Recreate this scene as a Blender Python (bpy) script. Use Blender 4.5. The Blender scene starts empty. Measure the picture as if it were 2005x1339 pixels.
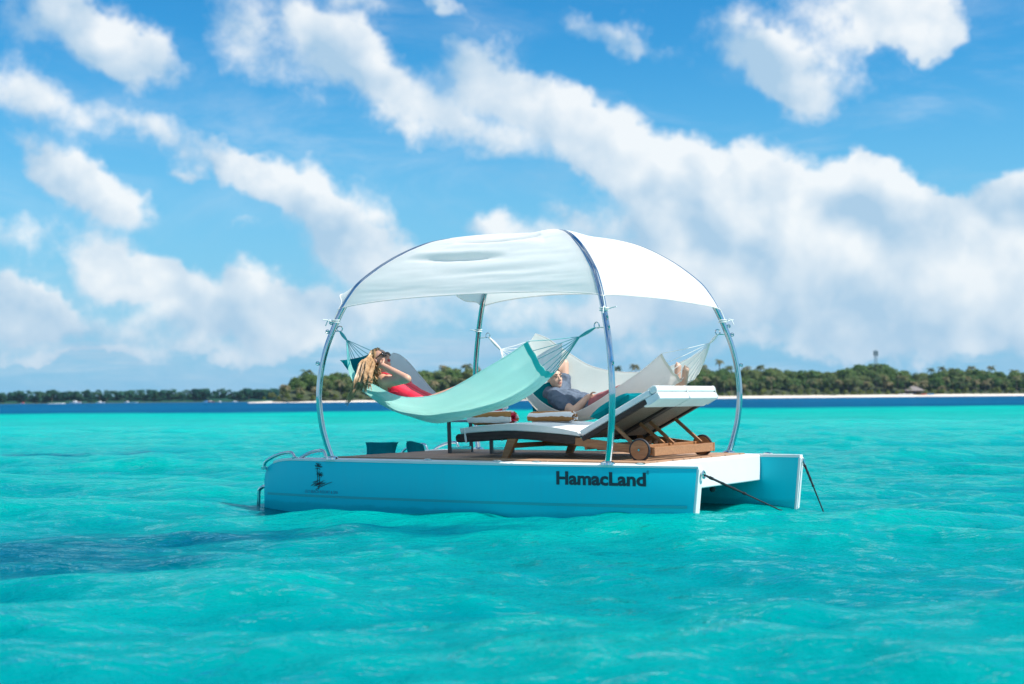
import bpy, bmesh, math, random
import numpy as np
from mathutils import Vector, Matrix, noise as mnoise

random.seed(7)
rng = np.random.default_rng(7)
R = math.radians
scene = bpy.context.scene
COL = scene.collection

# ---------------------------------------------------------------- camera
cam_data = bpy.data.cameras.new('camera')
cam = bpy.data.objects.new('camera', cam_data)
COL.objects.link(cam)
cam_data.sensor_width = 36.0
cam_data.lens = 50.0
cam_data.clip_start = 0.1
cam_data.clip_end = 20000.0
cam_data.dof.use_dof = True
cam_data.dof.focus_distance = 13.0
cam_data.dof.aperture_fstop = 2.2
cam.matrix_world = (Matrix.Translation((0, 0, 1.034)) @ Matrix.Rotation(R(90 + 2.272), 4, 'X')
                    @ Matrix.Rotation(-0.0085, 4, 'Z'))
scene.camera = cam

# ---------------------------------------------------------------- sun, sky, exposure
SUN_AZ, SUN_EL = R(112), R(55)           # azimuth clockwise from +Y, elevation
sun_dir = Vector((math.sin(SUN_AZ) * math.cos(SUN_EL), math.cos(SUN_AZ) * math.cos(SUN_EL), math.sin(SUN_EL)))
sun_data = bpy.data.lights.new('sun', 'SUN')
sun_data.energy = 5.0
sun_data.angle = R(0.5)
sun_data.color = (1.0, 0.955, 0.89)
sun = bpy.data.objects.new('sun', sun_data)
COL.objects.link(sun)
sun.rotation_euler = sun_dir.to_track_quat('Z', 'Y').to_euler()

scene.view_settings.view_transform = 'Standard'
scene.view_settings.look = 'None'
scene.view_settings.gamma = 1.0
scene.view_settings.use_curve_mapping = False
scene.view_settings.exposure = 0.43
scene.cycles.max_bounces = 6
scene.cycles.diffuse_bounces = 3
scene.cycles.glossy_bounces = 3
scene.cycles.transmission_bounces = 3
scene.cycles.transparent_max_bounces = 6


class Nodes:
    """small helper to wire shader nodes"""
    def __init__(self, tree):
        self.t = tree
        tree.nodes.clear()

    def n(self, kind, **props):
        nd = self.t.nodes.new(kind)
        ins = props.pop('ins', {})
        for k, v in props.items():
            setattr(nd, k, v)
        for k, v in ins.items():
            self.put(nd.inputs[k], v)
        return nd

    def put(self, sock, v):
        if isinstance(v, bpy.types.NodeSocket):
            self.t.links.new(v, sock)
        else:
            sock.default_value = v

    def math(self, op, a, b=None, c=None, clamp=False):
        nd = self.t.nodes.new('ShaderNodeMath')
        nd.operation = op
        nd.use_clamp = clamp
        for i, v in enumerate((a, b, c)):
            if v is not None:
                self.put(nd.inputs[i], v)
        return nd.outputs[0]

    def vmath(self, op, a, b=None, scale=None):
        nd = self.t.nodes.new('ShaderNodeVectorMath')
        nd.operation = op
        self.put(nd.inputs[0], a)
        if b is not None:
            self.put(nd.inputs[1], b)
        if scale is not None:
            self.put(nd.inputs['Scale'], scale)
        return nd.outputs['Value'] if op in ('DOT_PRODUCT', 'LENGTH') else nd.outputs['Vector']

    def noise(self, vec, scale, detail=3.0, rough=0.5, dist=0.0):
        nd = self.n('ShaderNodeTexNoise', ins={'Vector': vec, 'Scale': scale, 'Detail': detail,
                                              'Roughness': rough, 'Distortion': dist})
        return nd.outputs[0]

    def ramp(self, v, a, b, lo=0.0, hi=1.0, smooth=True):
        nd = self.n('ShaderNodeMapRange', interpolation_type='SMOOTHSTEP' if smooth else 'LINEAR')
        for k, x in zip(('Value', 'From Min', 'From Max', 'To Min', 'To Max'), (v, a, b, lo, hi)):
            self.put(nd.inputs[k], x)
        return nd.outputs[0]

    def mix(self, f, a, b, mode='MIX'):
        nd = self.t.nodes.new('ShaderNodeMix')
        nd.data_type = 'RGBA'
        nd.blend_type = mode
        self.put(nd.inputs['Factor'], f)
        for s, v in ((nd.inputs[6], a), (nd.inputs[7], b)):
            if not isinstance(v, bpy.types.NodeSocket) and len(v) == 3:
                v = (*v, 1.0)
            self.put(s, v)
        return nd.outputs[2]


world = bpy.data.worlds.new('World')
scene.world = world
world.use_nodes = True
w = Nodes(world.node_tree)
CLOUDS = [(-330.8, 252.6, 39.5, 16.2, 15, 0.5), (-284.7, 244.2, 43.1, 16.5, 30, 0.85), (-249.3, 229.5, 35.9, 15.1, 22, 0.75), (-333.9, 209.8, 19.7, 25.1, -30, 0.6), (-297.8, 188.5, 68.2, 16.2, 12, 0.5), (-247.5, 185.6, 32.3, 12.6, 20, 0.45), (-188.9, 255.6, 46.7, 14.4, 35, 0.5), (-135.9, 254.0, 39.5, 18.0, 35, 0.75), (-167.9, 222.4, 39.5, 16.2, 30, 0.5), (-114.6, 227.0, 39.5, 16.2, 40, 0.7), (-80.7, 208.4, 34.1, 14.4, 42, 0.7), (-42.9, 201.6, 32.3, 15.1, 45, 0.62), (-17.4, 227.7, 39.5, 18.0, 35, 0.95), (18.7, 213.5, 39.5, 18.7, 45, 1.0), (50.9, 186.8, 39.5, 17.2, 45, 1.0), (-6.9, 176.9, 25.1, 16.2, 20, 0.55), (93.9, 173.6, 43.1, 17.2, 30, 1.0), (61.4, 160.2, 39.5, 14.4, 20, 0.6), (-310.8, 150.9, 35.9, 11.5, 25, 0.95), (-276.0, 136.7, 37.7, 13.6, 25, 1.0), (-189.0, 159.7, 26.9, 10.8, 35, 1.0), (-143.4, 139.5, 43.1, 13.6, 25, 1.05), (-111.5, 127.4, 41.3, 19.7, 30, 1.0), (-113.3, 104.3, 35.9, 16.2, 15, 0.75), (-225.3, 158.8, 9.0, 6.5, 0, 0.65), (-194.2, 121.2, 14.4, 6.5, 10, 0.4), (-277.6, 98.9, 28.7, 16.2, 35, 0.85), (-269.2, 83.6, 21.5, 10.8, 10, 0.6), (-333.2, 74.7, 23.3, 12.6, 10, 1.0), (-312.1, 67.5, 35.9, 12.2, 15, 0.9), (-326.6, 53.7, 32.3, 10.8, 0, 0.7), (-232.1, 71.8, 18.0, 11.5, 20, 1.0), (-199.4, 65.0, 43.1, 13.6, 20, 0.9), (-180.3, 83.4, 19.7, 13.6, 20, 1.0), (-143.6, 68.7, 39.5, 16.2, 10, 0.9), (-171.7, 47.4, 53.9, 11.5, 5, 0.55), (-294.0, 31.0, 43.1, 3.9, 0, 0.45), (-46.0, 271.6, 19.7, 6.5, 10, 0.75), (-110.9, 272.2, 21.5, 7.9, 20, 0.5), (55.3, 257.7, 35.9, 11.5, 20, 0.42), (91.2, 241.4, 35.9, 13.6, 20, 0.6), (180.0, 234.5, 34.1, 17.2, 38, 0.9), (211.1, 219.3, 41.3, 17.2, 20, 0.8), (249.6, 257.2, 43.1, 15.1, 10, 1.0), (286.6, 247.8, 26.9, 18.0, 0, 1.05), (262.8, 238.0, 35.9, 9.0, 0, 0.8), (315.7, 215.8, 39.5, 2.2, 5, 0.3), (129.3, 155.1, 39.5, 18.0, 20, 1.0), (160.9, 138.3, 53.9, 19.7, 20, 1.0), (192.6, 149.5, 39.5, 19.7, 15, 1.05), (233.8, 142.6, 46.7, 16.2, 12, 1.1), (274.1, 127.1, 39.5, 16.2, 25, 1.1), (310.2, 108.4, 46.7, 16.2, 20, 1.0), (341.4, 130.6, 18.0, 15.1, -20, 1.15), (345.7, 105.2, 18.0, 28.7, 0, 0.9), (181.5, 107.8, 86.2, 32.3, 10, 1.0), (263.4, 91.3, 100.5, 39.5, 5, 1.0), (328.9, 72.0, 61.0, 32.3, 0, 0.9), (125.1, 105.7, 46.7, 21.5, 10, 0.75), (177.3, 65.6, 107.7, 21.5, 0, 0.85), (279.3, 49.4, 107.7, 18.0, 0, 0.75), (-14.6, 123.8, 21.5, 10.1, 10, 0.55), (10.5, 107.5, 43.1, 12.6, 10, 0.5), (-65.4, 61.4, 71.8, 21.5, 0, 0.6), (71.1, 63.8, 71.8, 21.5, 0, 0.6), (-247.3, 45.6, 118.5, 12.6, 0, 0.5), (-307.1, 33.4, 93.4, 7.2, 0, 0.4), (-171.7, 29.7, 71.8, 5.7, 0, 0.4), (-65.2, 93.6, 32.3, 14.4, 10, 0.4), (43.1, 125.0, 21.5, 10.8, 20, 0.5), (45.7, 31.9, 143.6, 7.9, 0, 0.35), (245.4, 29.3, 125.7, 7.2, 0, 0.35), (-339.8, 114.4, 21.5, 12.6, 10, 0.5), (-237.2, 89.2, 21.5, 9.0, 0, 0.4)]
tc = w.n('ShaderNodeTexCoord').outputs['Generated']
sep = w.n('ShaderNodeSeparateXYZ', ins={0: tc})
az = w.math('MULTIPLY', w.math('ARCTAN2', sep.outputs[0], sep.outputs[1]), 1000.0)
el = w.math('MULTIPLY', w.math('ARCSINE', sep.outputs[2]), 1000.0)
pos = w.n('ShaderNodeCombineXYZ', ins={0: az, 1: el}).outputs[0]
warp = w.n('ShaderNodeTexNoise', ins={'Vector': tc, 'Scale': 16.0, 'Detail': 4.0, 'Roughness': 0.6}).outputs['Color']
warp = w.vmath('SCALE', w.vmath('SUBTRACT', warp, (0.5, 0.5, 0.5)), scale=62.0)
pos2 = w.vmath('ADD', pos, warp)
acc = 0.0
up_acc = 0.0                                               # lit tops and shaded bases: the side of each heap the sun is on
for (bx, by, ra, rb, ang, amp) in CLOUDS:
    c_, s_ = math.cos(-R(ang)), math.sin(-R(ang))
    lx = w.math('SUBTRACT', w.vmath('DOT_PRODUCT', pos2, (c_ / ra, s_ / ra, 0)), (bx * c_ + by * s_) / ra)
    ly = w.math('SUBTRACT', w.vmath('DOT_PRODUCT', pos2, (-s_ / rb, c_ / rb, 0)), (-bx * s_ + by * c_) / rb)
    d2 = w.math('MULTIPLY_ADD', lx, lx, w.math('MULTIPLY', ly, ly))
    gb = w.math('POWER', 0.42, d2)
    acc = w.math('MULTIPLY_ADD', gb, amp, acc)
    lv = w.math('MULTIPLY_ADD', lx, 0.35 * amp, w.math('MULTIPLY', ly, 0.85 * amp))
    up_acc = w.math('MULTIPLY_ADD', lv, gb, up_acc)
fbm = w.noise(tc, 22.0, 7.0, 0.60, 0.1)
tcw = w.vmath('ADD', tc, w.vmath('SCALE', warp, scale=0.0005))
puff = w.n('ShaderNodeTexVoronoi', feature='F1', normalize=True, ins={'Vector': tcw, 'Scale': 24.0, 'Detail': 3.0, 'Roughness': 0.62}).outputs['Distance']
fbm_lo = w.noise(tc, 11.0, 3.0, 0.55, 0.15)
fbm_sun = w.noise(w.vmath('ADD', tc, (0.014, 0.0, 0.024)), 11.0, 3.0, 0.5, 0.15)
wide = w.ramp(w.noise(tc, 4.0, 3.0, 0.5), 0.42, 0.62, 0.0, 0.9)
inside = w.math('MULTIPLY', w.ramp(w.math('ABSOLUTE', az), 370.0, 520.0, 1.0, 0.0), w.ramp(el, 290.0, 420.0, 1.0, 0.0))
dens = w.n('ShaderNodeMix', ins={0: inside, 2: wide, 3: acc}).outputs[0]
dens = w.math('MINIMUM', dens, 1.2)
total = w.math('MULTIPLY_ADD', w.math('SUBTRACT', fbm, 0.5), 1.15, dens)
total = w.math('MULTIPLY_ADD', w.math('SUBTRACT', 0.33, puff), 0.75, total)
cover = w.ramp(total, 0.24, 0.92, 0.0, 0.94)
lit = w.math('MULTIPLY_ADD', w.math('DIVIDE', up_acc, w.math('ADD', acc, 0.25)), 0.75, 0.48)
lit = w.math('MULTIPLY_ADD', w.math('SUBTRACT', fbm_lo, fbm_sun), 3.3, lit)
lit = w.math('MULTIPLY_ADD', w.math('SUBTRACT', 0.36, puff), 1.15, lit)
lit = w.math('MULTIPLY_ADD', w.math('SUBTRACT', fbm, 0.5), 0.5, lit, clamp=True)
lit = w.math('MULTIPLY', lit, w.ramp(el, 0.0, 110.0, 0.62, 1.0))
cloud_col = w.mix(lit, (2.9, 4.15, 5.35), (6.2, 6.45, 6.6))
# thin high veil drifting between the heaps
thin = w.ramp(w.noise(w.vmath('MULTIPLY', tc, (1.0, 1.0, 2.6)), 6.0, 6.0, 0.6, 0.6), 0.44, 0.74, 0.0, 0.36)
cover = w.math('MAXIMUM', cover, w.math('MULTIPLY', thin, w.ramp(el, 20.0, 120.0, 1.0, 0.75)))
# flat grey-white layers piled up low over the horizon
lay = w.noise(w.n('ShaderNodeCombineXYZ', ins={0: w.math('MULTIPLY', az, 0.006), 1: w.math('MULTIPLY', el, 0.045), 2: 3.0}).outputs[0], 1.0, 6.0, 0.6, 0.3)
lay = w.math('MULTIPLY', w.ramp(lay, 0.42, 0.66, 0.0, 0.72), w.math('MULTIPLY', w.ramp(el, 4.0, 25.0), w.ramp(el, 45.0, 100.0, 1.0, 0.0)))
cover = w.math('MAXIMUM', cover, lay)
sky = w.n('ShaderNodeTexSky', sky_type='NISHITA', sun_disc=False, sun_elevation=SUN_EL, sun_rotation=SUN_AZ,
          altitude=0.0, air_density=1.0, dust_density=0.4, ozone_density=2.0).outputs[0]
sky = w.n('ShaderNodeHueSaturation', ins={'Color': sky, 'Saturation': 1.42, 'Value': 1.0}).outputs[0]
sky = w.mix(1.0, sky, (0.45, 0.96, 1.0), 'MULTIPLY')
# thin veil of far cloud that thickens towards the horizon
veil = w.ramp(el, 0.0, 260.0, 0.9, 0.0)
sky = w.mix(veil, sky, (1.6, 3.45, 5.4))
bg = w.n('ShaderNodeBackground', ins={'Color': w.mix(cover, sky, cloud_col), 'Strength': 0.112})
w.t.links.new(bg.outputs[0], w.n('ShaderNodeOutputWorld').inputs[0])

# ---------------------------------------------------------------- materials
def new_mat(name):
    m = bpy.data.materials.new(name)
    m.use_nodes = True
    return m, Nodes(m.node_tree)


def pbsdf(name, color, rough=0.5, metallic=0.0, spec=0.5, vary=0.0, vscale=8.0, bump=0.0, bscale=60.0, coat=0.0,
          color2=None, stretch=(1, 1, 1)):
    m, k = new_mat(name)
    co = k.n('ShaderNodeTexCoord').outputs['Object']
    if stretch != (1, 1, 1):
        co = k.vmath('MULTIPLY', co, stretch)
    b = k.n('ShaderNodeBsdfPrincipled', ins={'Roughness': rough, 'Metallic': metallic, 'Specular IOR Level': spec,
                                             'Coat Weight': coat})
    if vary or color2:
        c2 = color2 or tuple(c * (1 - vary) for c in color)
        f = k.ramp(k.noise(co, vscale, 4.0, 0.6), 0.3, 0.7)
        k.put(b.inputs['Base Color'], k.mix(f, c2, color))
    else:
        b.inputs['Base Color'].default_value = (*color, 1)
    if bump:
        bp = k.n('ShaderNodeBump', ins={'Strength': bump, 'Distance': 0.01, 'Height': k.noise(co, bscale, 4.0, 0.6)})
        k.put(b.inputs['Normal'], bp.outputs[0])
    k.t.links.new(b.outputs[0], k.n('ShaderNodeOutputMaterial').inputs[0])
    return m


def fabric(name, color, trans, bump=0.15, tcolor=None, vary=0.06, sheer=0.0):
    m, k = new_mat(name)
    co = k.n('ShaderNodeTexCoord').outputs['Object']
    f = k.ramp(k.noise(co, 5.0, 4.0, 0.6), 0.3, 0.7)
    col = k.mix(f, tuple(c * (1 - vary) for c in color), color)
    weave = k.n('ShaderNodeBump', ins={'Strength': bump, 'Distance': 0.004, 'Height': k.noise(co, 45.0, 5.0, 0.65)}).outputs[0]
    d = k.n('ShaderNodeBsdfDiffuse', ins={'Color': col, 'Roughness': 0.6, 'Normal': weave})
    t = k.n('ShaderNodeBsdfTranslucent', ins={'Color': (*(tcolor or color), 1), 'Normal': weave})
    mx = k.n('ShaderNodeMixShader', ins={0: trans, 1: d.outputs[0], 2: t.outputs[0]})
    if sheer:                                                 # open weave lets a little of the view through
        tr = k.n('ShaderNodeBsdfTransparent')
        mx = k.n('ShaderNodeMixShader', ins={0: sheer, 1: mx.outputs[0], 2: tr.outputs[0]})
    k.t.links.new(mx.outputs[0], k.n('ShaderNodeOutputMaterial').inputs[0])
    return m


M = {}
def hull_mat():
    m, k = new_mat('hull_paint')
    co = k.n('ShaderNodeTexCoord').outputs['Object']
    z = k.n('ShaderNodeSeparateXYZ', ins={0: co}).outputs[2]
    n = k.noise(k.vmath('MULTIPLY', co, (1.0, 1.0, 2.5)), 4.0, 5.0, 0.65)
    streak = k.noise(k.vmath('MULTIPLY', co, (9.0, 9.0, 0.7)), 2.0, 4.0, 0.6)
    col = k.mix(k.ramp(streak, 0.45, 0.75, 0.0, 0.16), (0.0, 0.60, 0.70), (0.02, 0.50, 0.57))
    wet = k.ramp(k.math('MULTIPLY_ADD', k.math('SUBTRACT', n, 0.5), 0.09, z), 0.035, 0.075, 0.55, 0.0)
    col = k.mix(wet, col, (0.0, 0.42, 0.46))                    # damp, slightly weedy band at the waterline
    b = k.n('ShaderNodeBsdfPrincipled', ins={'Base Color': col, 'Roughness': k.ramp(n, 0.3, 0.7, 0.28, 0.42), 'Specular IOR Level': 0.18})
    k.t.links.new(b.outputs[0], k.n('ShaderNodeOutputMaterial').inputs[0])
    return m


M['hull_paint'] = hull_mat()
M['gelcoat'] = pbsdf('white_gelcoat', (0.80, 0.80, 0.78), 0.28, vary=0.05, vscale=3.0)
M['stripe'] = pbsdf('green_stripe', (0.0, 0.42, 0.47), 0.3)
M['ink'] = pbsdf('dark_lettering', (0.012, 0.035, 0.05), 0.4)
M['faint_ink'] = pbsdf('faint_lettering', (0.01, 0.20, 0.32), 0.4)
M['teak'] = pbsdf('teak_plank', (0.42, 0.25, 0.15), 0.6, color2=(0.32, 0.18, 0.10), vscale=6.0, bump=0.2, bscale=40, stretch=(1, 9, 9))
M['caulk'] = pbsdf('deck_base', (0.74, 0.72, 0.68), 0.5)
M['steel'] = pbsdf('polished_steel', (0.62, 0.66, 0.67), 0.07, metallic=1.0, vary=0.05, vscale=4)
M['canopy'] = fabric('canopy_cloth', (0.95, 0.925, 0.90), 0.44, 0.08, (0.96, 0.93, 0.89), 0.03)
M['cream'] = fabric('cream_cloth', (0.93, 0.915, 0.885), 0.48, 0.12, (0.94, 0.91, 0.86), sheer=0.05)
M['hem'] = fabric('turquoise_hem', (0.06, 0.60, 0.60), 0.25)
M['cream_hem'] = fabric('cream_hem', (0.70, 0.70, 0.62), 0.2)
M['cord'] = pbsdf('white_cord', (0.72, 0.75, 0.72), 0.8)
M['teal_cord'] = pbsdf('teal_cord', (0.10, 0.42, 0.42), 0.8)
M['wood'] = pbsdf('lounger_wood', (0.40, 0.185, 0.075), 0.45, color2=(0.28, 0.12, 0.045), vscale=7, bump=0.15, bscale=30, stretch=(1, 8, 8))
M['rubber'] = pbsdf('black_rubber', (0.018, 0.019, 0.025), 0.55)
M['cushion'] = fabric('white_cushion', (0.88, 0.88, 0.87), 0.05, 0.10)
M['teal_pillow'] = fabric('teal_pillow', (0.004, 0.20, 0.235), 0.05, 0.25, vary=0.25)
M['table_metal'] = pbsdf('dark_table_metal', (0.07, 0.07, 0.07), 0.35, metallic=0.6)
M['table_top'] = pbsdf('grey_table_top', (0.16, 0.22, 0.27), 0.35)
M['rope'] = pbsdf('black_rope', (0.012, 0.013, 0.018), 0.85, bump=0.6, bscale=90)
M['skin'] = pbsdf('skin', (0.62, 0.335, 0.225), 0.5, vary=0.12, vscale=12)
M['skin_man'] = pbsdf('skin_man', (0.58, 0.36, 0.26), 0.5, vary=0.15, vscale=12)
M['lips'] = pbsdf('red_lips', (0.42, 0.035, 0.05), 0.4)
M['pink_lips'] = pbsdf('pink_lips', (0.45, 0.17, 0.14), 0.5)
M['eye'] = pbsdf('eye_dark', (0.05, 0.03, 0.025), 0.3)
M['shades'] = pbsdf('sunglass_black', (0.008, 0.009, 0.012), 0.12)
M['hair'] = pbsdf('blond_hair', (0.52, 0.33, 0.165), 0.45, color2=(0.25, 0.14, 0.065), vscale=26, stretch=(1, 1, 0.35))
M['dark_hair'] = pbsdf('brown_hair', (0.06, 0.035, 0.02), 0.5, color2=(0.03, 0.018, 0.01), vscale=30)
M['red_suit'] = pbsdf('red_swimsuit', (0.78, 0.022, 0.06), 0.5, vary=0.12, vscale=9, bump=0.15)
M['shirt'] = pbsdf('slate_blue_shirt', (0.095, 0.13, 0.185), 0.85, vary=0.25, vscale=14, bump=0.3, bscale=25)
M['shorts'] = pbsdf('faded_red_shorts', (0.36, 0.115, 0.125), 0.85, vary=0.2, vscale=16, bump=0.4, bscale=30)
M['red_cloth'] = pbsdf('red_cloth', (0.62, 0.02, 0.06), 0.8)
M['sand'] = pbsdf('white_sand', (0.72, 0.64, 0.54), 0.95, vary=0.12, vscale=0.06)
M['undergrowth'] = pbsdf('undergrowth', (0.050, 0.065, 0.022), 0.95, color2=(0.025, 0.04, 0.015), vscale=0.25)
M['thatch'] = pbsdf('grey_thatch', (0.25, 0.215, 0.20), 0.9, vary=0.25, vscale=0.9)
M['post_wood'] = pbsdf('post_wood', (0.12, 0.08, 0.05), 0.8)
M['mast'] = pbsdf('mast_metal', (0.16, 0.23, 0.25), 0.6)
M['boat_white'] = pbsdf('boat_white', (0.82, 0.80, 0.78), 0.35)
M['boat_dark'] = pbsdf('boat_dark', (0.05, 0.07, 0.10), 0.4)
M['boat_red'] = pbsdf('boat_red', (0.55, 0.06, 0.05), 0.45)
M['boat_blue'] = pbsdf('boat_blue', (0.03, 0.22, 0.50), 0.45)
M['foam'] = pbsdf('wake_foam', (0.80, 0.82, 0.82), 0.9)
M['bark'] = pbsdf('palm_bark', (0.20, 0.15, 0.10), 0.9)


def leaf_mat(name, cols, trans=0.40):
    """foliage whose tint differs from tree to tree and clump to clump"""
    m, k = new_mat(name)
    rnd = k.n('ShaderNodeObjectInfo').outputs['Random']
    co = k.n('ShaderNodeNewGeometry').outputs['Position']
    f = k.math('MULTIPLY_ADD', k.math('SUBTRACT', k.noise(co, 0.35, 3.0, 0.6), 0.5), 1.2, rnd, clamp=True)
    cr = k.n('ShaderNodeValToRGB', ins={0: f})
    els = cr.color_ramp.elements
    while len(els) < len(cols):
        els.new(0.5)
    for i, c in enumerate(cols):
        els[i].position = i / (len(cols) - 1)
        els[i].color = (*c, 1)
    d = k.n('ShaderNodeBsdfDiffuse', ins={'Color': cr.outputs[0]})
    t = k.n('ShaderNodeBsdfTranslucent', ins={'Color': cr.outputs[0]})
    mx = k.n('ShaderNodeMixShader', ins={0: trans, 1: d.outputs[0], 2: t.outputs[0]})
    k.t.links.new(mx.outputs[0], k.n('ShaderNodeOutputMaterial').inputs[0])
    return m


M['leaf'] = leaf_mat('broad_leaf', [(0.075, 0.145, 0.045), (0.125, 0.20, 0.065), (0.17, 0.20, 0.085), (0.09, 0.17, 0.055)])
M['palm_leaf'] = leaf_mat('palm_leaf', [(0.07, 0.115, 0.045), (0.17, 0.18, 0.08), (0.28, 0.23, 0.13), (0.06, 0.11, 0.05)])
M['shrub_leaf'] = leaf_mat('shrub_leaf', [(0.10, 0.16, 0.035), (0.19, 0.22, 0.06), (0.09, 0.14, 0.045)])
M['far_leaf'] = leaf_mat('far_leaf', [(0.015, 0.065, 0.050), (0.030, 0.105, 0.070), (0.045, 0.110, 0.060)], 0.15)  # bluish-green tint puts distance haze into the leaf colour

# ---------------------------------------------------------------- mesh helpers
BASE = {}                     # thing name -> base point in the local frame its parts are drawn in


class MB:
    """collects simple shapes, links them as ONE mesh object"""
    def __init__(self):
        self.v, self.f, self.mi = [], [], []

    def add(self, vs, fs, mi=0):
        o = len(self.v)
        self.v += [tuple(p) for p in vs]
        self.f += [tuple(i + o for i in f) for f in fs]
        self.mi += [mi] * len(fs)
        return self

    def hexa(self, p):           # 8 corners: bottom loop 0-3, top loop 4-7
        return self.add(p, [(3, 2, 1, 0), (4, 5, 6, 7), (0, 1, 5, 4), (1, 2, 6, 5), (2, 3, 7, 6), (3, 0, 4, 7)])

    def box(self, x0, x1, y0, y1, z0, z1):
        return self.hexa([(x0, y0, z0), (x1, y0, z0), (x1, y1, z0), (x0, y1, z0),
                          (x0, y0, z1), (x1, y0, z1), (x1, y1, z1), (x0, y1, z1)])

    def beam(self, a, b, width, height, up=(0, 0, 1)):
        a, b, up = Vector(a), Vector(b), Vector(up)
        d = (b - a).normalized()
        s = d.cross(up).normalized() * (width / 2)
        t = s.cross(d).normalized() * (height / 2)
        return self.hexa([a - s - t, a + s - t, b + s - t, b - s - t, a - s + t, a + s + t, b + s + t, b - s + t])

    def tube(self, path, rad, n=8, cap=True, flat=1.0):
        path = [Vector(p) for p in path]
        if not hasattr(rad, '__len__'):
            rad = [rad] * len(path)
        vs, fs = [], []
        ref = None
        for i, p in enumerate(path):
            d = (path[min(i + 1, len(path) - 1)] - path[max(i - 1, 0)])
            d = d.normalized() if d.length > 1e-9 else Vector((0, 0, 1))
            if ref is None:
                ref = d.orthogonal().normalized()
            else:
                ref = ref - d * ref.dot(d)
                ref = ref.normalized() if ref.length > 1e-6 else d.orthogonal().normalized()
            s = d.cross(ref)
            for k in range(n):
                a = 2 * math.pi * k / n
                vs.append(p + ref * (math.cos(a) * rad[i]) + s * (math.sin(a) * rad[i] * flat))
        for i in range(len(path) - 1):
            for k in range(n):
                k2 = (k + 1) % n
                fs.append((i * n + k, i * n + k2, (i + 1) * n + k2, (i + 1) * n + k))
        if cap:
            fs.append(tuple(range(n - 1, -1, -1)))
            o = (len(path) - 1) * n
            fs.append(tuple(range(o, o + n)))
        return self.add(vs, fs)

    def ellipsoid(self, c, r, rot=None, nu=14, nv=9):
        c = Vector(c)
        vs, fs = [], []
        for j in range(nv + 1):
            th = math.pi * j / nv
            for i in range(nu):
                a = 2 * math.pi * i / nu
                p = Vector((r[0] * math.sin(th) * math.cos(a), r[1] * math.sin(th) * math.sin(a), r[2] * math.cos(th)))
                vs.append(c + (rot @ p if rot else p))
        for j in range(nv):
            for i in range(nu):
                i2 = (i + 1) % nu
                fs.append((j * nu + i, (j + 1) * nu + i, (j + 1) * nu + i2, j * nu + i2))
        return self.add(vs, fs)

    def capsule(self, a, b, ra, rb=None, n=12):
        """tapered limb with rounded ends"""
        rb = ra if rb is None else rb
        a, b = Vector(a), Vector(b)
        d = (b - a)
        L = max(d.length, 1e-5)
        d = d / L
        path, rad = [], []
        for k in range(5):
            t = math.pi / 2 * (1 - k / 4)
            path.append(a - d * (ra * math.sin(t))); rad.append(max(ra * math.cos(t), 1e-4))
        for k in range(5):
            t = math.pi / 2 * k / 4
            path.append(b + d * (rb * math.sin(t))); rad.append(max(rb * math.cos(t), 1e-4))
        return self.tube(path, rad, n)

    def grid(self, rows, mi=0, flip=False):
        n = len(rows[0])
        fs = []
        for i in range(len(rows) - 1):
            for j in range(n - 1):
                q = (i * n + j, i * n + j + 1, (i + 1) * n + j + 1, (i + 1) * n + j)
                fs.append(q[::-1] if flip else q)
        return self.add([p for r in rows for p in r], fs, mi)

    def disc(self, c, axis, r0, r1, h, n=28):
        """annular/solid wheel: rings along axis"""
        c, ax = Vector(c), Vector(axis).normalized()
        return self.tube([c - ax * h / 2, c - ax * h / 2, c + ax * h / 2, c + ax * h / 2], [r0, r1, r1, r0], n)

    def build(self, name, mat, parent=None, smooth=True, base=None, angle=40):
        me = bpy.data.meshes.new(name)
        if base is None:
            base = BASE.get(root_of(parent).name, (0, 0, 0)) if parent else (0, 0, 0)
        vs = [(p[0] - base[0], p[1] - base[1], p[2] - base[2]) for p in self.v]
        me.from_pydata(vs, [], self.f)
        mats = mat if isinstance(mat, (list, tuple)) else [mat]
        for mm in mats:
            me.materials.append(mm)
        if len(mats) > 1:
            me.polygons.foreach_set('material_index', self.mi)
        me.validate()
        if smooth:
            me.polygons.foreach_set('use_smooth', [True] * len(me.polygons))
            me.set_sharp_from_angle(angle=R(angle))
        me.update()
        o = bpy.data.objects.new(name, me)
        COL.objects.link(o)
        if parent:
            o.parent = parent
        return o


def root_of(o):
    while o.parent:
        o = o.parent
    return o


RAFT_AT = Vector((0.2055, 13.715, 0.476))
RAFT_YAW = -0.5612
RAFT_ROT = Matrix.Rotation(RAFT_YAW, 4, 'Z')


def tag(o, label=None, cat=None, group=None, kind=None):
    for k, v in (('label', label), ('category', cat), ('group', group), ('kind', kind)):
        if v:
            o[k] = v
    return o


def thing(name, label, cat, base, group=None, on_raft=True):
    """an Empty at the thing's base; its parts are drawn in raft (or world) coordinates"""
    o = bpy.data.objects.new(name, None)
    o.empty_display_size = 0.1
    COL.objects.link(o)
    BASE[o.name] = tuple(base)
    if on_raft:
        o.location = RAFT_AT + RAFT_ROT @ Vector(base)
        o.rotation_euler = (0, 0, RAFT_YAW)
    else:
        o.location = base
    return tag(o, label, cat, group)


def structure(name, mb, mat, label=None, smooth=True):
    o = mb.build(name, mat, None, smooth)
    return tag(o, label, None, None, 'structure')


def bevel(o, w, seg=2):
    b = o.modifiers.new('bevel', 'BEVEL')
    b.width = w
    b.segments = seg
    b.limit_method = 'ANGLE'
    b.angle_limit = R(35)
    return o


def subsurf(o, lv=1):
    s = o.modifiers.new('subsurf', 'SUBSURF')
    s.levels = s.render_levels = lv
    return o


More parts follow.
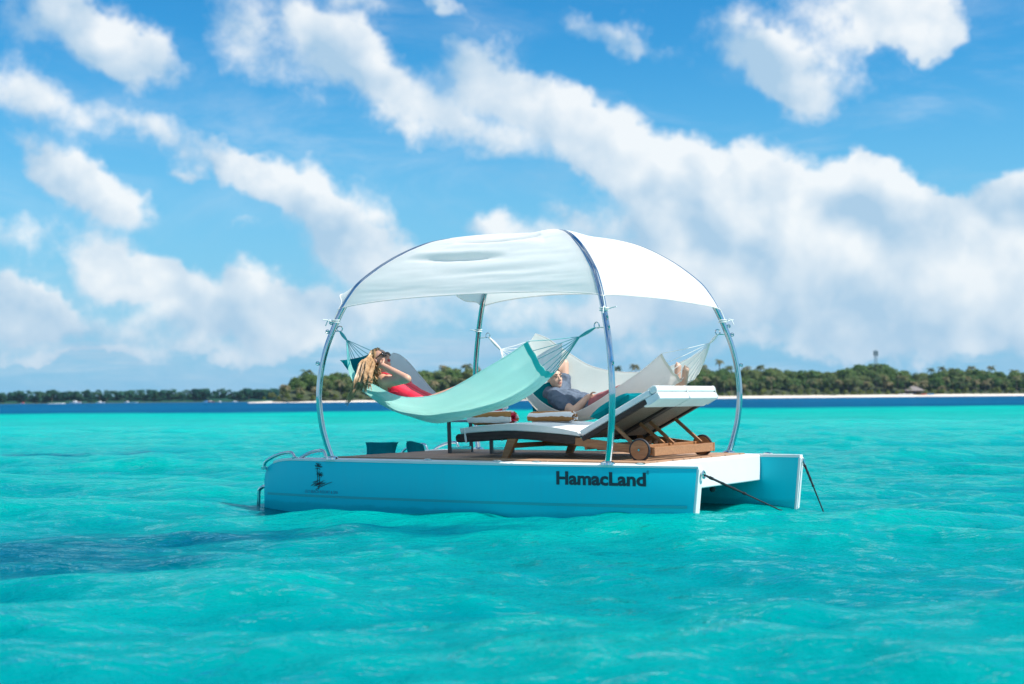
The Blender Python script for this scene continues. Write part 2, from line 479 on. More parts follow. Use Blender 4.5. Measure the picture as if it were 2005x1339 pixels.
def remesh(o, vox, smooth_it=6, fac=0.5):
    r = o.modifiers.new('remesh', 'REMESH')
    r.mode = 'VOXEL'
    r.voxel_size = vox
    r.use_smooth_shade = True
    if smooth_it:
        s = o.modifiers.new('smooth', 'SMOOTH')
        s.factor = fac
        s.iterations = smooth_it
    return o


def catmull(pts, n):
    """n points along a smooth curve through pts"""
    p = np.array(pts, float)
    seg = len(p) - 1
    out = []
    for t in np.linspace(0, seg, n):
        i = min(int(t), seg - 1)
        u = t - i
        p0, p1, p2, p3 = p[max(i - 1, 0)], p[i], p[i + 1], p[min(i + 2, seg)]
        out.append(tuple(0.5 * (2 * p1 + (p2 - p0) * u + (2 * p0 - 5 * p1 + 4 * p2 - p3) * u * u
                                + (3 * p1 - p0 - 3 * p2 + p3) * u ** 3)))
    return out


def lerp(a, b, t):
    return tuple(a[i] + (b[i] - a[i]) * t for i in range(len(a)))


# ================================================================ SEA
def wave_set():
    lam = np.geomspace(0.28, 7.0, 64)
    head = R(-75) + rng.normal(0, 0.62, 64)
    amp = np.where(lam < 1.8, 0.030, 0.013) * lam / (2 * np.pi) * (0.6 + 0.8 * rng.random(64))
    return lam, head, amp, rng.random(64) * 6.283


WAVES = wave_set()


def sea_height(x, y, spacing):
    z = np.zeros_like(x)
    for lam, th, a, ph in zip(*WAVES):
        k = 2 * np.pi / lam
        fade = np.clip((lam / spacing - 2.5) / 3.0, 0, 1)
        s = np.sin(k * (x * math.cos(th) + y * math.sin(th)) + ph)
        z += a * fade * (s + 0.35 * s * np.abs(s))
    # a low swell lifts against the near stern corner of the raft
    z += 0.075 * np.exp(-(((x - 1.3) / 1.1) ** 2 + ((y - 11.3) / 0.9) ** 2))
    z += 0.03 * np.exp(-(((x + 1.2) / 1.2) ** 2 + ((y - 9.2) / 0.5) ** 2))
    return z


def make_sea():
    front = np.arange(-24.0, 24.01, 0.072)
    side = np.concatenate([np.arange(24.6, 60, 1.2), np.arange(60, 300, 5.0), np.arange(300, 335.4, 1.2)])
    az = np.radians(np.concatenate([front, side]))
    rr = [1.6]
    while rr[-1] < 60:
        rr.append(rr[-1] * 1.0085)
    while rr[-1] < 4000:
        rr.append(rr[-1] * 1.035)
    rr = np.array(rr)
    A, RR = np.meshgrid(az, rr)
    x, y = RR * np.sin(A), RR * np.cos(A)
    sp = np.maximum(np.gradient(rr)[:, None] * np.ones_like(A) * 0.8, RR * 0.00126)
    z = sea_height(x, y, sp)
    nr, na = A.shape
    co = np.stack([x, y, z], -1).reshape(-1, 3)
    co = np.vstack([co, [[0, 0, 0]]]).astype(np.float32)
    i = np.arange(nr - 1)[:, None] * na + np.arange(na)[None, :]
    j = np.arange(nr - 1)[:, None] * na + (np.arange(na)[None, :] + 1) % na
    quads = np.stack([i, i + na, j + na, j], -1).reshape(-1, 4)[:, ::-1]
    tris = np.stack([np.arange(na), (np.arange(na) + 1) % na, np.full(na, nr * na)], -1)[:, ::-1]
    me = bpy.data.meshes.new('sea')
    me.vertices.add(len(co))
    me.vertices.foreach_set('co', co.ravel())
    nl = quads.size + tris.size
    me.loops.add(nl)
    me.loops.foreach_set('vertex_index', np.concatenate([quads.ravel(), tris.ravel()]).astype(np.int32))
    npoly = len(quads) + len(tris)
    me.polygons.add(npoly)
    starts = np.concatenate([np.arange(len(quads)) * 4, quads.size + np.arange(len(tris)) * 3]).astype(np.int32)
    me.polygons.foreach_set('loop_start', starts)
    me.polygons.foreach_set('use_smooth', np.ones(npoly, bool))
    me.update(calc_edges=True)
    o = bpy.data.objects.new('sea', me)
    COL.objects.link(o)
    tag(o, kind='structure')
    return o


def sea_material():
    m, k = new_mat('sea_water')
    co = k.n('ShaderNodeTexCoord').outputs['Object']
    sp = k.n('ShaderNodeSeparateXYZ', ins={0: co})
    X, Y = sp.outputs[0], sp.outputs[1]
    # lagoon: paler and deeper tones; noise also paints wave-slope shading into the colour
    n1 = k.noise(k.vmath('MULTIPLY', co, (0.30, 0.75, 1)), 0.8, 4.0, 0.55, 0.4)
    n2 = k.noise(k.vmath('MULTIPLY', co, (0.6, 1.4, 1)), 1.7, 5.0, 0.6, 0.6)
    f = k.ramp(k.math('MULTIPLY_ADD', n2, 0.45, k.math('MULTIPLY', n1, 0.55)), 0.36, 0.64)
    col = k.mix(f, (0.0, 0.20, 0.215), (0.0, 0.295, 0.255))
    n3 = k.ramp(k.noise(k.vmath('MULTIPLY', co, (0.16, 0.36, 1)), 1.0, 5.0, 0.62, 0.5), 0.38, 0.62)
    # sunlight glows greener through the thin crests, the troughs look through more water
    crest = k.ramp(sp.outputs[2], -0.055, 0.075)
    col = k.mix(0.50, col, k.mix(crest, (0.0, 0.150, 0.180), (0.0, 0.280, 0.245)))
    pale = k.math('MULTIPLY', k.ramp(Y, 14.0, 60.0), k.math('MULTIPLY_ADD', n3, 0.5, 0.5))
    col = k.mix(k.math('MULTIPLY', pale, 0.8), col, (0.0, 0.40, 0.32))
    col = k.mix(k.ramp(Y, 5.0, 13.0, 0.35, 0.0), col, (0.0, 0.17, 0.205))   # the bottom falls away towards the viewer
    # dark coral patches on the bottom, plus the raft's shadow painted along its hull
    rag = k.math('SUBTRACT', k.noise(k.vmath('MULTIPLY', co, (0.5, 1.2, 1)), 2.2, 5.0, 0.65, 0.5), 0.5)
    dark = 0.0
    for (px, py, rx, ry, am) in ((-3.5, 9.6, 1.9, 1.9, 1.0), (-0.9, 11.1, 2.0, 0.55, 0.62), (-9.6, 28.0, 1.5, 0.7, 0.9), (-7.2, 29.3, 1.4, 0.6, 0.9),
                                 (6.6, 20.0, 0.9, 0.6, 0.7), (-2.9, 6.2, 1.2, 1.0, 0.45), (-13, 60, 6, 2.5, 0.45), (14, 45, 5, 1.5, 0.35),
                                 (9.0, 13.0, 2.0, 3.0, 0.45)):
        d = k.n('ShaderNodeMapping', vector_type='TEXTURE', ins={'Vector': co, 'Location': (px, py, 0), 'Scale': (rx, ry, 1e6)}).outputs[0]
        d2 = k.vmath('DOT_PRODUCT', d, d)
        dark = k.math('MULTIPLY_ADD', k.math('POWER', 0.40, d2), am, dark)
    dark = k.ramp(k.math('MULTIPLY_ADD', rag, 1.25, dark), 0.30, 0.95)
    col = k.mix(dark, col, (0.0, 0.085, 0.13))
    # reef edge: deep blue water beyond
    edge = k.math('MULTIPLY_ADD', k.math('SUBTRACT', k.noise(k.vmath('MULTIPLY', co, (0.05, 0.02, 1)), 1.0, 4.0, 0.6), 0.5), 55.0, Y)
    deep = k.ramp(edge, 112.0, 142.0)
    str_ = k.ramp(k.noise(k.vmath('MULTIPLY', co, (0.02, 0.012, 1)), 1.0, 4.0, 0.6), 0.35, 0.65)
    col = k.mix(deep, col, k.mix(str_, (0.0, 0.058, 0.145), (0.0, 0.082, 0.185)))
    # ripples
    r1 = k.noise(k.vmath('MULTIPLY', co, (1.0, 1.5, 1)), 3.2, 4.0, 0.6, 0.3)
    r2 = k.noise(k.vmath('MULTIPLY', co, (1.0, 1.5, 1)), 11.0, 3.0, 0.6, 0.2)
    r3 = k.noise(k.vmath('MULTIPLY', co, (1.0, 1.4, 1)), 30.0, 2.0, 0.55, 0.1)
    hgt = k.math('MULTIPLY_ADD', r3, 0.07, k.math('MULTIPLY_ADD', r2, 0.30, r1))
    fade = k.ramp(Y, 10.0, 90.0, 1.0, 0.45)
    bp = k.n('ShaderNodeBump', ins={'Strength': fade, 'Distance': 0.065, 'Height': hgt})
    # light scattered back from the lagoon under a rippled skin; unresolved wavelets keep the sheen below a mirror's
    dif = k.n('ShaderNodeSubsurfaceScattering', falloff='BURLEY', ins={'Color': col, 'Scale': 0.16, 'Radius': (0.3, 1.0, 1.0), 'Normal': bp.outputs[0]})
    glo = k.n('ShaderNodeBsdfGlossy', ins={'Color': (0.45, 0.92, 1, 1), 'Roughness': 0.05, 'Normal': bp.outputs[0]})
    fr = k.n('ShaderNodeFresnel', ins={'IOR': 1.33, 'Normal': bp.outputs[0]}).outputs[0]
    fr = k.math('MINIMUM', k.math('MULTIPLY', k.math('POWER', fr, 1.9), 1.0), k.ramp(Y, 16.0, 110.0, 0.55, 0.09))
    b = k.n('ShaderNodeMixShader', ins={0: fr, 1: dif.outputs[0], 2: glo.outputs[0]})
    k.t.links.new(b.outputs[0], k.n('ShaderNodeOutputMaterial').inputs[0])
    return m


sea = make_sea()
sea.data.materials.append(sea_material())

# ================================================================ ISLANDS
SHORE = [(-115.501, 615.0), (-103.243, 620.909), (-91.455, 631.818), (-79.198, 642.727), (-66.575, 654.667), (-53.604, 668.667), (-40.031, 682.667), (-25.854, 696.667), (-11.076, 710.667), (4.297, 723.2), (20.128, 732.8), (36.373, 742.4), (53.03, 752.0), (70.101, 761.6), (87.584, 771.2), (105.481, 780.8), (123.79, 790.4), (142.513, 800.0), (160.918, 805.941), (179.578, 811.881), (198.494, 817.822), (217.665, 823.762), (237.092, 829.703), (256.774, 835.644), (276.712, 841.584), (296.905, 847.525), (317.376, 853.525), (338.122, 859.568), (359.127, 865.612), (380.392, 871.655), (401.918, 877.698), (423.703, 883.741), (445.747, 889.784), (468.052, 895.827), (490.616, 901.871), (513.44, 907.914), (536.524, 913.957), (559.868, 920.0)]
TOP = [(-114.245, 1.059), (-110.304, 4.339), (-107.39, 7.653), (-103.609, 10.279), (-99.359, 12.213), (-95.059, 12.958), (-88.512, 13.723), (-77.34, 14.282), (-66.043, 13.386), (-51.994, 14.271), (-42.288, 15.653), (-34.827, 17.3), (-27.231, 16.595), (-16.865, 16.166), (-0.818, 15.219), (27.026, 15.281), (56.021, 15.617), (70.951, 15.93), (86.165, 15.955), (104.817, 17.157), (117.471, 17.183), (130.3, 16.61), (143.331, 17.229), (162.733, 16.91), (182.18, 16.561), (195.264, 14.997), (200.242, 16.824), (206.9, 18.963), (215.238, 20.184), (225.281, 20.481), (231.978, 18.92), (240.359, 15.481), (247.112, 13.589), (253.954, 14.815), (265.985, 16.346), (283.292, 16.93), (304.251, 15.604), (321.945, 15.869), (372.527, 16.692), (428.199, 13.891), (505.061, 14.274), (584.435, 2.953)]
SX, SY = np.array(SHORE).T
TX, TZ = np.array(TOP).T


def shore(x):
    return float(np.interp(x, SX, SY))


def beach_width(x):
    return float(np.interp(x, [30, 95], [0.05, 1.0]))


def treetop(x):
    return float(np.interp(x, TX, TZ))


xs = np.concatenate([np.linspace(SX[0] - 1, SX[0] + 60, 40), np.linspace(SX[0] + 62, SX[-1], 90)])
rows_s, rows_g = [], []
for x in xs:
    y = shore(x)
    e = min(1.0, max(0.0, (x - SX[0]) / 22.0))            # the spit narrows to a point on the left
    wob = 1.2 * math.sin(x * 0.11) + 0.8 * math.sin(x * 0.31 + 1)
    bw = beach_width(x)
    rows_s.append([(x, y - 9 + wob, -0.8), (x, y + wob + 12 * (1 - bw), 0.03), (x, y + 6 + wob + 6 * (1 - bw), 0.2 + 0.6 * e * bw), (x, y + 13 + wob, 0.25 + 1.0 * e * bw),
                   (x, y + 22, 0.4 + 1.3 * e), (x, y + 300, 0.3 + 1.1 * e), (x, y + 310, -1)])
    h = max(treetop(x) * 0.62, 0.5)
    n = mnoise.noise(Vector((x * 0.08, 3, 0))) * 1.5
    rows_g.append([(x, y + 14.5, 0.2 + 0.9 * e), (x, y + 20, 0.5 + 1.6 * e + n * 0.3), (x, y + 34, h * 0.75 + n), (x, y + 52, h + n),
                   (x, y + 120, h * 0.9), (x, y + 290, 0.5)])
structure('beach', MB().grid(rows_s), M['sand'])
structure('island_ground', MB().grid(rows_g[6:]), M['undergrowth'])

LEFT_Y = 1230.0
xl = np.linspace(-628.204, -195.703, 90)
rows_s, rows_g = [], []
for i, x in enumerate(xl):
    e = min(1, i / 12.0)
    e2 = min(1, (len(xl) - 1 - i) / 6.0)
    rows_s.append([(x, LEFT_Y - 8, -0.8), (x, LEFT_Y + 1.5 * math.sin(x * 0.2), 0.05), (x, LEFT_Y + 12, 1.0), (x, LEFT_Y + 200, 1.2), (x, LEFT_Y + 210, -1)])
    h = (6.0 + 0.8 * mnoise.noise(Vector((x * 0.05, 9, 0)))) * (0.3 + 0.7 * e * e2)
    rows_g.append([(x, LEFT_Y + 6, 0.5), (x, LEFT_Y + 10, 1.6), (x, LEFT_Y + 26, h), (x, LEFT_Y + 180, h), (x, LEFT_Y + 195, 0.4)])
structure('shore', MB().grid(rows_s), M['undergrowth'])
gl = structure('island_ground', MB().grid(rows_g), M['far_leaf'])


# ---- trees: one crown and trunk mesh per kind, shared by every copy
def leaf_cloud(nlobe, nleaf, seed, size, flat=0.8):
    r = random.Random(seed)
    mb = MB()
    lobes = []
    for i in range(nlobe):
        a = r.uniform(0, 6.283)
        d = r.uniform(0.05, 0.30) if i else 0
        lobes.append((Vector((d * math.cos(a), d * math.sin(a), r.uniform(0.42, 0.80) if i else 0.72)), r.uniform(0.14, 0.24)))
    for i in range(nleaf):
        c, rad = lobes[i % nlobe]
        v = Vector((r.gauss(0, 1), r.gauss(0, 1), r.gauss(0, 1))).normalized()
        if v.z < -0.5:
            v.z = -v.z
        p = c + v * (rad * r.uniform(0.72, 1.06)) * 1.0
        n = (v + Vector((r.gauss(0, .45), r.gauss(0, .45), r.gauss(0.25, .4)))).normalized()
        t = n.orthogonal().normalized()
        t = Matrix.Rotation(r.uniform(0, 6.28), 3, n) @ t
        b = n.cross(t)
        s = size * r.uniform(0.6, 1.3)
        mb.add([p - t * s, p - b * s * 0.6 + n * s * 0.15, p + t * s, p + b * s * 0.6 + n * s * 0.1], [(0, 1, 2, 3)])
    for c, rad in lobes:                                   # dense inner twigs close the view through the lobe
        mb.ellipsoid(c, (rad * 0.74, rad * 0.74, rad * 0.66), None, 9, 6)
    return mb


def palm_crown(nf, seed, droop=1.0, wide=0.085):
    """fronds of unit length spreading from the origin"""
    r = random.Random(seed)
    mb = MB()
    for i in range(nf):
        a = 6.283 * i / nf + r.uniform(-.25, .25)
        up = r.uniform(-0.15, 1.15)
        L = r.uniform(0.85, 1.1)
        pts = []
        for k in range(7):
            t = k / 6
            pts.append(Vector((math.cos(a) * t * L * (0.9 - 0.1 * up), math.sin(a) * t * L * (0.9 - 0.1 * up),
                               up * 0.75 * t * L - droop * (0.72 * t * t) * L)))
        side = Vector((-math.sin(a), math.cos(a), 0))
        for k in range(6):
            w0 = wide * (0.5 + 1.6 * math.sin(math.pi * min(1, (k + 0.4) / 6.6)))
            w1 = wide * (0.5 + 1.6 * math.sin(math.pi * min(1, (k + 1.4) / 6.6)))
            p, q = pts[k], pts[k + 1]
            for sgn in (-1, 1):                            # leaflets hang in pairs with gaps between
                dn = Vector((0, 0, -0.55))
                for u0, u1 in ((0.0, 0.42), (0.5, 0.92)):
                    a0, a1 = p.lerp(q, u0), p.lerp(q, u1)
                    fw = (q - p) * 0.5
                    mb.add([a0, a1, a1 + (side * sgn + dn) * w1 + fw, a0 + (side * sgn + dn) * w0 + fw], [(0, 1, 2, 3)])
    return mb


def trunk_mesh(bend, r0, r1, n=6):
    return MB().tube([(bend * (t ** 2), 0, t) for t in np.linspace(-0.03, 1, 7)], list(np.linspace(r0, r1, 7)), n)


def mesh_of(mb, name, mat):
    o = mb.build(name, mat)
    me = o.data
    bpy.data.objects.remove(o)
    return me


BROAD = [mesh_of(leaf_cloud(7 + i, 950, 20 + i, 0.050), 'crown', M['leaf']) for i in range(5)]
SHRUB = [mesh_of(leaf_cloud(5, 380, 50 + i, 0.075), 'foliage', M['shrub_leaf']) for i in range(3)]
PALM = [mesh_of(palm_crown(17 + i, 70 + i), 'crown', M['palm_leaf']) for i in range(4)]
TRUNK = mesh_of(trunk_mesh(0.03, 0.035, 0.018), 'trunk', M['bark'])
PTRUNK = [mesh_of(trunk_mesh(b, 0.020, 0.011), 'trunk', M['bark']) for b in (0.05, 0.12, -0.09)]


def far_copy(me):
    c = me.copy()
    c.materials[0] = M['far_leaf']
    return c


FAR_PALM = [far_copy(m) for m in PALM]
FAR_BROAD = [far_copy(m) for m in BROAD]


def part(name, me, parent, loc=(0, 0, 0), scale=(1, 1, 1), rz=0.0):
    o = bpy.data.objects.new(name, me)
    COL.objects.link(o)
    o.parent = parent
    o.location, o.scale, o.rotation_euler = loc, scale, (0, 0, rz)
    return o


def broad_tree(x, y, z0, top, label, group, meshes, name='broadleaf_tree', wide=1.0):
    t = thing(name, label, 'tree', (x, y, z0), group, on_raft=False)
    h = top - z0
    part('trunk', TRUNK, t, scale=(h * .7, h * .7, h * 0.6))
    s = h / 0.95
    part('crown', random.choice(meshes), t, scale=(s * wide * random.uniform(.9, 1.2), s * wide * random.uniform(.9, 1.2), s),
         rz=random.uniform(0, 6.28))
    return t


def palm_tree(x, y, z0, top, label, group, meshes, size=None):
    t = thing('palm_tree', label, 'palm tree', (x, y, z0), group, on_raft=False)
    fr = size or random.uniform(3.0, 3.9)
    h = max(top - z0 - fr * 0.28, 1.0)
    k = random.randrange(3)
    rz = random.uniform(0, 6.28)
    part('trunk', PTRUNK[k], t, scale=(h, h, h), rz=rz)
    b = (0.05, 0.12, -0.09)[k] * h
    part('crown', random.choice(meshes), t, (b * math.cos(rz), b * math.sin(rz), h), (fr, fr, fr), random.uniform(0, 6.28))
    return t


X0R, X1R = -106.601, 345.0
x = X0R
while x < X1R:                                             # tall back row makes the skyline
    broad_tree(x, shore(x) + random.uniform(36, 50), 1.0, treetop(x) * random.uniform(0.93, 1.03),
               'tall rounded green tree in the back row of the wooded island', 'broadleaf trees of the wooded island', BROAD)
    x += random.uniform(3.6, 5.6)
x = X0R - 2
while x < X1R:
    broad_tree(x, shore(x) + random.uniform(24, 32), 1.0, treetop(x) * random.uniform(0.62, 0.86),
               'mid height bushy tree halfway up the wood on the island', 'broadleaf trees of the wooded island', BROAD)
    x += random.uniform(4.8, 7.5)
x = X0R + 4
while x < X1R:
    top = min(treetop(x) * random.uniform(0.45, 0.8), 13)
    palm_tree(x, shore(x) + random.uniform(17, 24), 1.0, top, 'leaning coconut palm at the front of the island wood above the sand',
              'coconut palms along the island shore', PALM)
    x += random.uniform(4.0, 8.0)
x = X0R - 4
while x < X1R:
    h = random.uniform(2.4, 5.0) * min(1.0, 0.5 + (x - X0R + 6) / 30)
    s = thing('shore_shrub', 'low bright green shrub at the back of the island beach', 'shrub', (x, shore(x) + random.uniform(13.5, 17), 0.9),
              'shrubs behind the island beach', on_raft=False)
    part('foliage', random.choice(SHRUB), s, (0, 0, -h * 0.25), (h * 1.5, h * 1.3, h * 1.2), random.uniform(0, 6.28))
    x += random.uniform(3.2, 6.5)
SKYLINE = [(-97.624, 16.608, 'single palm poking above the wood just left of the leftmost arch pole'), (-86.69, 15.212, 'small palm crown above the wood just right of the leftmost arch pole'), (-34.875, 19.706, 'palm crown over the wood left of the rear arch pole'), (-24.252, 20.393, 'tall palm directly left of the rear arch pole'), (-17.649, 19.125, 'palm crown just right of the rear arch pole'), (60.826, 19.897, 'palm crown just right of the front arch pole above the cream hammock'), (72.075, 21.11, 'palm above the middle of the cream hammock edge'), (113.437, 20.997, 'palm just left of the rightmost arch pole beside the hammock end'), (122.836, 24.044, 'tallest palm just left of the rightmost arch pole'), (129.62, 20.456, 'palm crown touching the rightmost arch pole'), (140.789, 20.19, 'first palm right of the rightmost arch pole'), (149.099, 20.827, 'second palm right of the rightmost arch pole'), (157.912, 18.992, 'third palm right of the rightmost arch pole'), (198.035, 16.747, 'lone palm left of the hill with the mast'), (243.716, 17.259, 'palm on the right shoulder of the mast hill'), (259.952, 18.804, 'palm left of the dip at the far right skyline'), (269.351, 19.74, 'bushy palm on the far right skyline'), (275.264, 18.773, 'palm between two bushy ones on the far right skyline'), (288.979, 20.025, 'palm in the middle of the far right skyline cluster'), (301.71, 20.002, 'last tall palm before the right edge of the wood'), (321.287, 17.702, 'palm at the right border of the picture')]
for (x, z, lab) in SKYLINE:
    palm_tree(x, shore(x) + 52, 1.0, z - 0.7, lab, 'palms on the island skyline', PALM, size=random.uniform(3.2, 4.4))

# ---- low far island at the left
xl0, xl1 = -486.478, -203.969
x = xl0
while x < xl1:
    e = min(1.0, (x - xl0) / 60 + 0.1) if x < -433.087 else 1.0
    top = 9.585 * random.uniform(0.98, 1.28) * (0.55 + 0.45 * e)
    palm_tree(x, LEFT_Y + random.uniform(12, 26), 1.0, top, 'distant coconut palm in the low grove on the left horizon',
              'palms of the far left island', FAR_PALM, size=random.uniform(3.0, 4.2))
    x += random.uniform(2.2, 4.0)
x = xl0
while x < xl1:
    broad_tree(x, LEFT_Y + random.uniform(9, 20), 0.5, random.uniform(7.5, 12.0), 'distant dark bushy tree in the low grove on the left horizon',
               'bushy trees of the far left island', FAR_BROAD, wide=1.1)
    x += random.uniform(3.5, 6.0)

def zone(x, y):
    """where along the shore, named by what stands in front of it"""
    q = 1002.5 + 2785 * x / y
    for lim, txt in ((622, 'left of the leftmost arch pole'), (760, 'just right of the leftmost arch pole'), (935, 'left of the rear arch pole'),
                     (1190, 'between the rear and front arch poles'), (1440, 'between the front and rightmost arch poles'),
                     (1560, 'just right of the rightmost arch pole'), (1655, 'left of the mast hill'), (1765, 'on the mast hill'),
                     (1830, 'around the beach hut'), (1915, 'right of the beach hut'), (9999, 'at the far right end')):
        if q < lim:
            return txt


def far_zone(x, y):
    q = 1002.5 + 2785 * x / y
    for lim, txt in ((40, 'at the left border'), (120, 'left of the wake speedboat'), (200, 'behind the wake speedboat'), (300, 'behind the midway cabin boat'),
                     (390, 'in the middle of the far shore'), (470, 'behind the long white boat'), (9999, 'beside the sand spit')):
        if q < lim:
            return txt


for o in list(COL.objects):
    lb = o.get('label', '')
    wx_, wy_ = o.location.x, o.location.y
    if lb.startswith('tall rounded'):
        o['label'] = 'tall tree at the back of the island wood ' + zone(wx_, wy_)
    elif lb.startswith('mid height'):
        o['label'] = 'mid height bushy tree in the island wood ' + zone(wx_, wy_)
    elif lb.startswith('leaning coconut'):
        o['label'] = 'coconut palm at the front of the island wood ' + zone(wx_, wy_)
    elif lb.startswith('low bright'):
        o['label'] = 'low bright green shrub behind the sand ' + zone(wx_, wy_)
    elif lb.startswith('distant coconut'):
        o['label'] = 'distant palm in the low grove ' + far_zone(wx_, wy_)
    elif lb.startswith('distant dark'):
        o['label'] = 'distant dark bushy tree in the low grove ' + far_zone(wx_, wy_)

# ---- air: thin sea haze round the whole scene
hz = MB().box(-4300, 4300, -4300, 4300, -2.0, 38.0).build('haze', M['foam'], None, smooth=False)
hz.data.materials.clear()
hm, k = new_mat('sea_haze')
pv = k.n('ShaderNodeVolumePrincipled', ins={'Color': (0.50, 0.78, 1.0, 1), 'Density': 0.00005, 'Anisotropy': 0.2})
k.t.links.new(pv.outputs[0], k.n('ShaderNodeOutputMaterial').inputs['Volume'])
hz.data.materials.append(hm)
tag(hz, 'thin pale haze over the lagoon', None, None, 'stuff')

# ---- hut on the beach
hx, hy = 238.392, 845.614
hut = thing('beach_hut', 'thatched beach hut with a grey hipped roof at the edge of the sand', 'hut', (hx, hy, 1.6), on_raft=False)
mb = MB()
rw, rd, z0, z1 = 5.7, 4.2, 2.1, 4.7
mb.add([(hx - rw, hy - rd, 1.6 + z0), (hx + rw, hy - rd, 1.6 + z0), (hx + rw, hy + rd, 1.6 + z0), (hx - rw, hy + rd, 1.6 + z0),
        (hx - 1.2, hy, 1.6 + z1), (hx + 1.2, hy, 1.6 + z1),
        (hx - rw, hy - rd, 1.4 + z0), (hx + rw, hy - rd, 1.4 + z0), (hx + rw, hy + rd, 1.4 + z0), (hx - rw, hy + rd, 1.4 + z0)],
       [(0, 1, 5, 4), (1, 2, 5), (2, 3, 4, 5), (3, 0, 4), (6, 7, 1, 0), (7, 8, 2, 1), (8, 9, 3, 2), (9, 6, 0, 3), (9, 8, 7, 6)])
mb.build('roof', M['thatch'], hut, smooth=False)
for px in (-4.8, -1.6, 1.6, 4.8):
    for py in (-3.7, 3.7):
        MB().tube([(hx + px, hy + py, 1.0), (hx + px, hy + py, 1.6 + z0)], 0.14, 6).build('post', M['post_wood'], hut)
MB().box(hx - 3.6, hx + 3.6, hy + 1.0, hy + 3.4, 1.2, 3.6).build('wall', M['boat_dark'], hut, smooth=False)
MB().box(hx - 5.0, hx + 5.0, hy - 3.6, hy + 3.6, 1.0, 1.75).build('floor', M['post_wood'], hut, smooth=False)


def small_boat(name, label, cat, x, y, z, length, mat, cabin=None, rz=0.0, group=None, beam=0.30):
    """open hull with pointed bow, dark well and an optional cabin"""
    t = thing(name, label, cat, (x, y, z), group, on_raft=False)
    t.rotation_euler = (0, 0, rz)
    mb = MB()
    st = [(-0.5, 0.80), (-0.25, 1.0), (0.1, 0.95), (0.33, 0.6), (0.5, 0.03)]
    rows = []
    for (u, ww) in st:
        b = beam * length / 2 * ww
        sh = length * (0.10 + 0.05 * max(0, u))
        rows.append([(u * length, 0, -length * 0.05), (u * length, -b * 0.75, 0), (u * length * 1.02, -b, sh), (u * length, -b * 0.82, sh * 0.98),
                     (u * length, 0, sh * 0.8), (u * length, b * 0.82, sh * 0.98), (u * length * 1.02, b, sh), (u * length, b * 0.75, 0), (u * length, 0, -length * 0.05)])
    mb.grid(rows)
    mb.build('hull', mat, t, base=(0, 0, 0))
    if cabin:
        c = MB()
        L = length
        c.hexa([(-.22 * L, -.10 * L, .09 * L), (.16 * L, -.08 * L, .09 * L), (.16 * L, .08 * L, .09 * L), (-.22 * L, .10 * L, .09 * L),
                (-.20 * L, -.08 * L, .24 * L), (.04 * L, -.07 * L, .24 * L), (.04 * L, .07 * L, .24 * L), (-.20 * L, .08 * L, .24 * L)])
        cb = c.build('cabin', cabin, t, smooth=False, base=(0, 0, 0))
        MB().box(-.19 * L, -.02 * L, -.0925 * L, -.088 * L, .15 * L, .21 * L).build('window', M['boat_dark'], cb, smooth=False, base=(0, 0, 0))
    return t


for (dx, lab, mt, L) in ((-8.6, 'pale upturned boat on the sand left of the hut', 'boat_white', 4.5), (-4.2, 'white dinghy pulled up in front of the hut', 'boat_white', 4.0),
                         (4.6, 'red kayak lying on the sand right of the hut', 'boat_red', 4.0), (8.0, 'blue kayak lying right of the red one', 'boat_blue', 4.2)):
    small_boat('beached_boat', lab, 'boat', hx + dx, hy - 6.5, 1.35, L, M[mt], group='boats pulled up by the hut')

# ---- mast on the wooded hill
mx, my, mz = 225.434, 881.287, 28.854
mast = thing('radio_mast', 'slim grey radio mast rising above the wooded hill', 'mast', (mx, my, 2.0), on_raft=False)
mb = MB()
for sx, sy in ((-1, -1), (1, -1), (1, 1), (-1, 1)):
    mb.tube([(mx + sx * 0.95, my + sy * 0.95, 1.0), (mx + sx * 0.55, my + sy * 0.55, mz)], 0.10, 5)
zz = 6.0
sgn = 1
while zz < mz - 1.6:
    k0, k1 = 0.95 - 0.4 * zz / mz, 0.95 - 0.4 * (zz + 1.5) / mz
    for (ax, ay), (bx, by) in (((-1, -1), (1, -1)), ((1, -1), (1, 1)), ((1, 1), (-1, 1)), ((-1, 1), (-1, -1))):
        mb.tube([(mx + ax * k0, my + ay * k0, zz), (mx + bx * k1, my + by * k1, zz + 1.5)], 0.06, 4)
    zz += 1.5
mb.build('lattice', M['mast'], mast)
for k in range(6):
    a = k * 1.047
    cx_, cy_ = mx + 1.2 * math.cos(a), my + 1.2 * math.sin(a)
    MB().box(cx_ - .22, cx_ + .22, cy_ - .2, cy_ + .2, mz - 3.4 + 0.5 * (k % 2), mz - 0.6 + 0.4 * (k % 2)).build('antenna_panel', M['mast'], mast, smooth=False)
MB().tube([(mx, my, mz - 1), (mx, my, mz + 1.4)], 0.08, 5).build('lightning_rod', M['mast'], mast)

